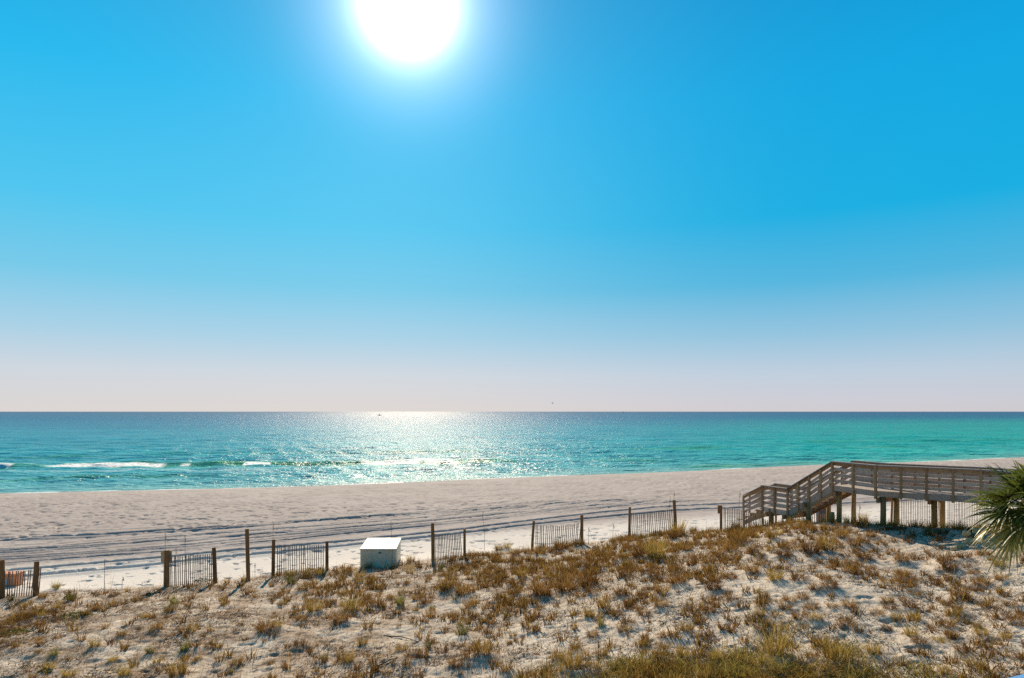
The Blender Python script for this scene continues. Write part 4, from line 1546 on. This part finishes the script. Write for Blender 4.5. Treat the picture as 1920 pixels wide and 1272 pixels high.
for (px, yt, yb, lab, bend) in OATS:
    h = ray_ground(px - bend * 0.3, yb)
    if h is None or h[1] > 40:
        continue
    b = V(h)
    t = at(px, yt, b.y)
    if t.z < b.z + 0.2:
        t.z = b.z + 0.4
    H = t.z - b.z
    root = empty('sea_oat', tuple(b), lab, 'sea oats', 'sea oat stalks on the dune')
    c1 = b.lerp(t, 0.5) + V((-bend * 0.006, 0, 0))
    part(MB().tube([b - V((0, 0, 0.05)), c1, t], [0.010, 0.008, 0.007], 5), 'stalk', M['oats'], root)
    mb = MB()
    r2 = random.Random(px)
    L = min(0.30, H * 0.25)
    for k in range(12):
        f = k / 11
        c = t + V((bend * 0.004 * f + 0.02 * f, 0, -L * (f - 0.5)))
        dd = V((r2.uniform(-1, 1), r2.uniform(-1, 1), -0.5)).normalized() * r2.uniform(0.04, 0.08)
        mb.add([c, c + dd * 0.5 + V((0.018, 0, 0)), c + dd, c + dd * 0.5 - V((0.018, 0, 0))], [(0, 1, 2, 3)])
    o = part(mb, 'seed_head', M['stick'] if px in (905,) else M['oats'], root)

# ------------------------------------------------------------------ the palm


def palm_mat():
    m, t, out = mat_new('palm_leaf')
    tone = t.attr('tone')
    oi = t.n('ShaderNodeObjectInfo').outputs['Random']
    f = t.math('ADD', t.math('MULTIPLY', tone, 0.85), t.math('MULTIPLY', oi, 0.15), clamp=True)
    c = t.ramp(f, [(0.0, (0.035, 0.05, 0.008)), (0.35, (0.10, 0.125, 0.018)), (0.62, (0.22, 0.22, 0.04)), (0.8, (0.42, 0.34, 0.10)), (1.0, (0.55, 0.36, 0.13))])
    g = t.n('ShaderNodeBsdfPrincipled')
    t.put(g.inputs['Base Color'], c)
    g.inputs['Roughness'].default_value = 0.38
    g.inputs['Specular IOR Level'].default_value = 0.5
    tr = t.n('ShaderNodeBsdfTranslucent')
    t.put(tr.inputs[0], c)
    ms = t.n('ShaderNodeMixShader')
    ms.inputs[0].default_value = 0.4
    t.t.links.new(g.outputs[0], ms.inputs[1])
    t.t.links.new(tr.outputs[0], ms.inputs[2])
    finish(t, out, ms.outputs[0])
    return m


M['palm'] = palm_mat()
M['palm_trunk'] = wood_mat('palm_trunk_fibre', (0.12, 0.06, 0.02), (0.34, 0.19, 0.07), (1, 1, 3))


def palm(px, py, Y, label, R_frond=1.0, nfr=30, seed=3):
    hub = at(px, py, Y)
    g = gz(hub.x, hub.y)
    root = empty('palm', (hub.x, hub.y, g), label, 'palm')
    r = random.Random(seed)
    H = hub.z - g
    pts = [V((hub.x + 0.55 * (1 - k / 6) ** 1.5, hub.y, g - 0.2 + (H + 0.2) * k / 6)) for k in range(7)]
    rads = [0.22, 0.20, 0.19, 0.19, 0.20, 0.20, 0.12]
    trunk = part(MB().tube(pts, rads, 14), 'trunk', M['palm_trunk'], root, shade=True)
    # leaf boots on the trunk
    bl = trunk
    for k in range(26):
        a = k * 2.4
        zz = g + H * (0.15 + 0.75 * k / 26)
        c = V((hub.x + 0.55 * (1 - (0.15 + 0.75 * k / 26)) ** 1.5 + 0.18 * math.cos(a), hub.y + 0.18 * math.sin(a), zz))
        o_ = V((math.cos(a), math.sin(a), 0))
        part(MB().bar(c, c + o_ * 0.10 + V((0, 0, 0.22)), 0.06, 0.03), 'leaf_boot', M['palm_trunk'], root)
    for i in range(nfr):
        az = i * 2.39996 + r.uniform(-0.2, 0.2)
        age = i / (nfr - 1)                # 0 young and upright, 1 old and hanging
        el = R(78) - age * R(120) + r.uniform(-0.12, 0.12)
        dead = 0.9 if age > 0.87 else 0.0
        d = V((math.cos(az) * math.cos(el), math.sin(az) * math.cos(el), math.sin(el)))
        pl = r.uniform(0.40, 0.65)
        sag = V((0, 0, -0.10 * pl))
        base = hub
        c = base + d * pl + sag
        mb = MB().tube([base, base + d * pl * 0.5 + sag * 0.2, c], [0.02, 0.015, 0.011], 6)
        # leaf fan
        fd = (d + V((0, 0, -0.25))).normalized()
        sd = fd.cross(V((0, 0, 1)))
        if sd.length < 0.2:
            sd = fd.cross(V((1, 0, 0)))
        sd.normalize()
        up = sd.cross(fd).normalized()
        nl = 34
        vs, fs, tn = [], [], []
        Rf = R_frond * r.uniform(0.85, 1.1)
        roll = r.uniform(-0.5, 0.5)
        sd2, up2 = sd * math.cos(roll) + up * math.sin(roll), up * math.cos(roll) - sd * math.sin(roll)
        tone0 = r.uniform(0.1, 0.42) + (0.5 if dead else 0)
        for k in range(nl):
            f = (k / (nl - 1)) * 2 - 1
            th = f * R(118)
            ld = fd * math.cos(th) + sd2 * math.sin(th)
            ld = (ld + up2 * (0.30 * abs(f) + 0.03)).normalized()
            L = Rf * (0.62 + 0.38 * math.cos(th * 0.55)) * r.uniform(0.85, 1.05)
            wv = ld.cross(up2).normalized()
            fold = up2 * (0.45 if k % 2 else -0.45)
            wv = (wv + fold).normalized()
            b = len(vs)
            tn0 = min(1, max(0, tone0 + r.gauss(0, 0.06)))
            droop = r.uniform(0.12, 0.42) * (0.7 + 0.6 * age)
            tipdry = r.random() < 0.45
            S = 6
            for s_ in range(S + 1):
                t = s_ / S
                w_ = 0.062 * (0.30 + 1.2 * t if t < 0.45 else (1.0 - t) / 0.55 * 0.84 + 0.04) * Rf
                p = c + ld * (L * t) + V((0, 0, -droop * L * t ** 3))
                tt = tn0 + (0.55 * max(0, t - 0.62) / 0.38 if tipdry else 0.18 * t)
                if s_ == S:
                    vs.append(p)
                    tn.append(tt)
                else:
                    vs += [p - wv * w_ / 2, p + wv * w_ / 2]
                    tn += [tt, tt]
            for s_ in range(S - 1):
                a = b + 2 * s_
                fs.append((a, a + 1, a + 3, a + 2))
            a = b + 2 * (S - 1)
            fs.append((a, a + 1, a + 2))
        me = bpy.data.meshes.new('frond')
        loc0 = V(root.location)
        me.from_pydata([tuple(V(v) - loc0) for v in vs], [], fs)
        me.materials.append(M['palm'])
        a_ = me.attributes.new('tone', 'FLOAT', 'POINT')
        a_.data.foreach_set('value', np.clip(np.array(tn, np.float32), 0, 1))
        fo = bpy.data.objects.new('frond', me)
        link(fo, root)
        mb.v = [tuple(V(v) - loc0) for v in mb.v]
        st = mb.build('leaf_stalk', M['grass_green'], fo, shade=True)
    return root


palm(1936, 954, 14.5, 'fan palm with drooping green fronds beside the boardwalk at the right edge', 0.88, 26, 3)

# ------------------------------------------------------------------ blue porch roof corner by the camera
root = empty('porch_roof', (3.9, 3.7, 7.28), 'pale blue painted porch roof corner at the bottom right', 'roof')
zr = 7.30
e0, e1 = V((3.145, 4.345, zr)), V((3.33, 4.43, zr))
dd = (e1 - e0).normalized()
p_a, p_b = e0 - dd * 0.02, e0 + dd * 3.2
back = V((dd.y, -dd.x, 0)) * 1.9
mb = MB()
tp_ = [p_a, p_b, p_b + back, p_a + back]
bt_ = [v - V((0, 0, 0.06)) for v in tp_]
mb.add(bt_ + tp_, [(0, 1, 2, 3), (7, 6, 5, 4), (0, 4, 5, 1), (1, 5, 6, 2), (2, 6, 7, 3), (3, 7, 4, 0)])
part(mb, 'roof_panel', M['roof_blue'], root, bevel=0.008)
part(MB().bar(p_a - V((0, 0, 0.13)) + back * 0.02, p_b - V((0, 0, 0.13)) + back * 0.02, 0.03, 0.13), 'fascia', M['offwhite'], root)
for q in (p_a + back * 0.12 + dd * 0.15, p_b + back * 0.12 - dd * 0.15, p_a + back * 0.9 + dd * 0.15):
    part(MB().box(V((q.x, q.y, (gz(q.x, q.y) - 0.3 + zr - 0.2) / 2 + 0.03)), (0.12, 0.12, zr - 0.14 - gz(q.x, q.y) + 0.3)), 'porch_post', M['offwhite'], root)

# ------------------------------------------------------------------ boats and a bird


def boat(loc, L, label, mast=0.0, cabin=0.35, rz=0.0):
    root = empty('boat', loc, label, 'boat')
    x, y, z = loc
    mb = MB()
    secs = []
    for f, wv, hh in ((-0.5, 0.55, 0.8), (-0.2, 0.95, 0.8), (0.2, 0.9, 0.85), (0.42, 0.45, 1.0), (0.5, 0.05, 1.1)):
        wv *= L * 0.15
        hh *= L * 0.11
        secs.append([(x + f * L, y - wv, z + hh), (x + f * L, y - wv * 0.6, z - L * 0.02), (x + f * L, y + wv * 0.6, z - L * 0.02), (x + f * L, y + wv, z + hh)])
    vs = [v for s in secs for v in s]
    fs = []
    for i in range(4):
        for k in range(4):
            fs.append((i * 4 + k, i * 4 + (k + 1) % 4, (i + 1) * 4 + (k + 1) % 4, (i + 1) * 4 + k))
    fs += [(0, 1, 2, 3), (19, 18, 17, 16)]
    mb.add(vs, fs)
    part(mb, 'hull', M['dark'], root)
    part(MB().box((x + 0.02 * L, y, z + L * 0.10 + L * 0.07), (L * cabin, L * 0.18, L * 0.13)), 'cabin', M['dark'], root)
    part(MB().box((x + 0.0 * L, y, z + L * 0.25), (L * cabin * 0.6, L * 0.16, L * 0.04)), 'canopy', M['dark'], root)
    if mast:
        part(MB().tube([(x - 0.05 * L, y, z + L * 0.1), (x - 0.05 * L, y, z + mast)], [L * 0.025, L * 0.015], 6), 'mast', M['dark'], root)
    return root


b1 = at(711, 779.6, 1540)
boat((b1.x, 1540, 0.0), 9.6, 'small dark motor boat on the sea left of the sun glitter')
b2 = at(1168, 773, 7000)
boat((b2.x, 7000, 0.0), 24, 'tiny boat with an upright mast on the horizon', 17, 0.25)

bd = at(1036, 756.5, 110)
root = empty('bird', tuple(bd), 'small dark bird flying low above the horizon', 'bird')
part(MB().tube([bd + V((-0.16, 0, 0)), bd + V((-0.05, 0, 0)), bd + V((0.08, 0, 0.01)), bd + V((0.17, 0, 0.02))], [0.01, 0.045, 0.04, 0.01], 8), 'body', M['gull'], root, shade=True)
for s in (-1, 1):
    part(MB().add([bd + V((-0.05, 0.03 * s, 0.02)), bd + V((0.05, 0.03 * s, 0.02)), bd + V((0.03, 0.25 * s, 0.13)), bd + V((-0.10, 0.48 * s, 0.06)), bd + V((-0.04, 0.22 * s, 0.12)),
                   bd + V((-0.05, 0.03 * s, 0.005)), bd + V((0.05, 0.03 * s, 0.005)), bd + V((0.03, 0.25 * s, 0.115)), bd + V((-0.04, 0.22 * s, 0.105))],
                  [(0, 1, 2, 4), (4, 2, 3), (8, 7, 6, 5), (3, 7, 8), (0, 4, 8, 5), (1, 6, 7, 2), (4, 3, 8), (2, 7, 3)]), 'wing', M['gull'], root)
print('clumps', len(clumps), 'verts sand', len(sand.data.vertices), 'sea', len(sea.data.vertices))
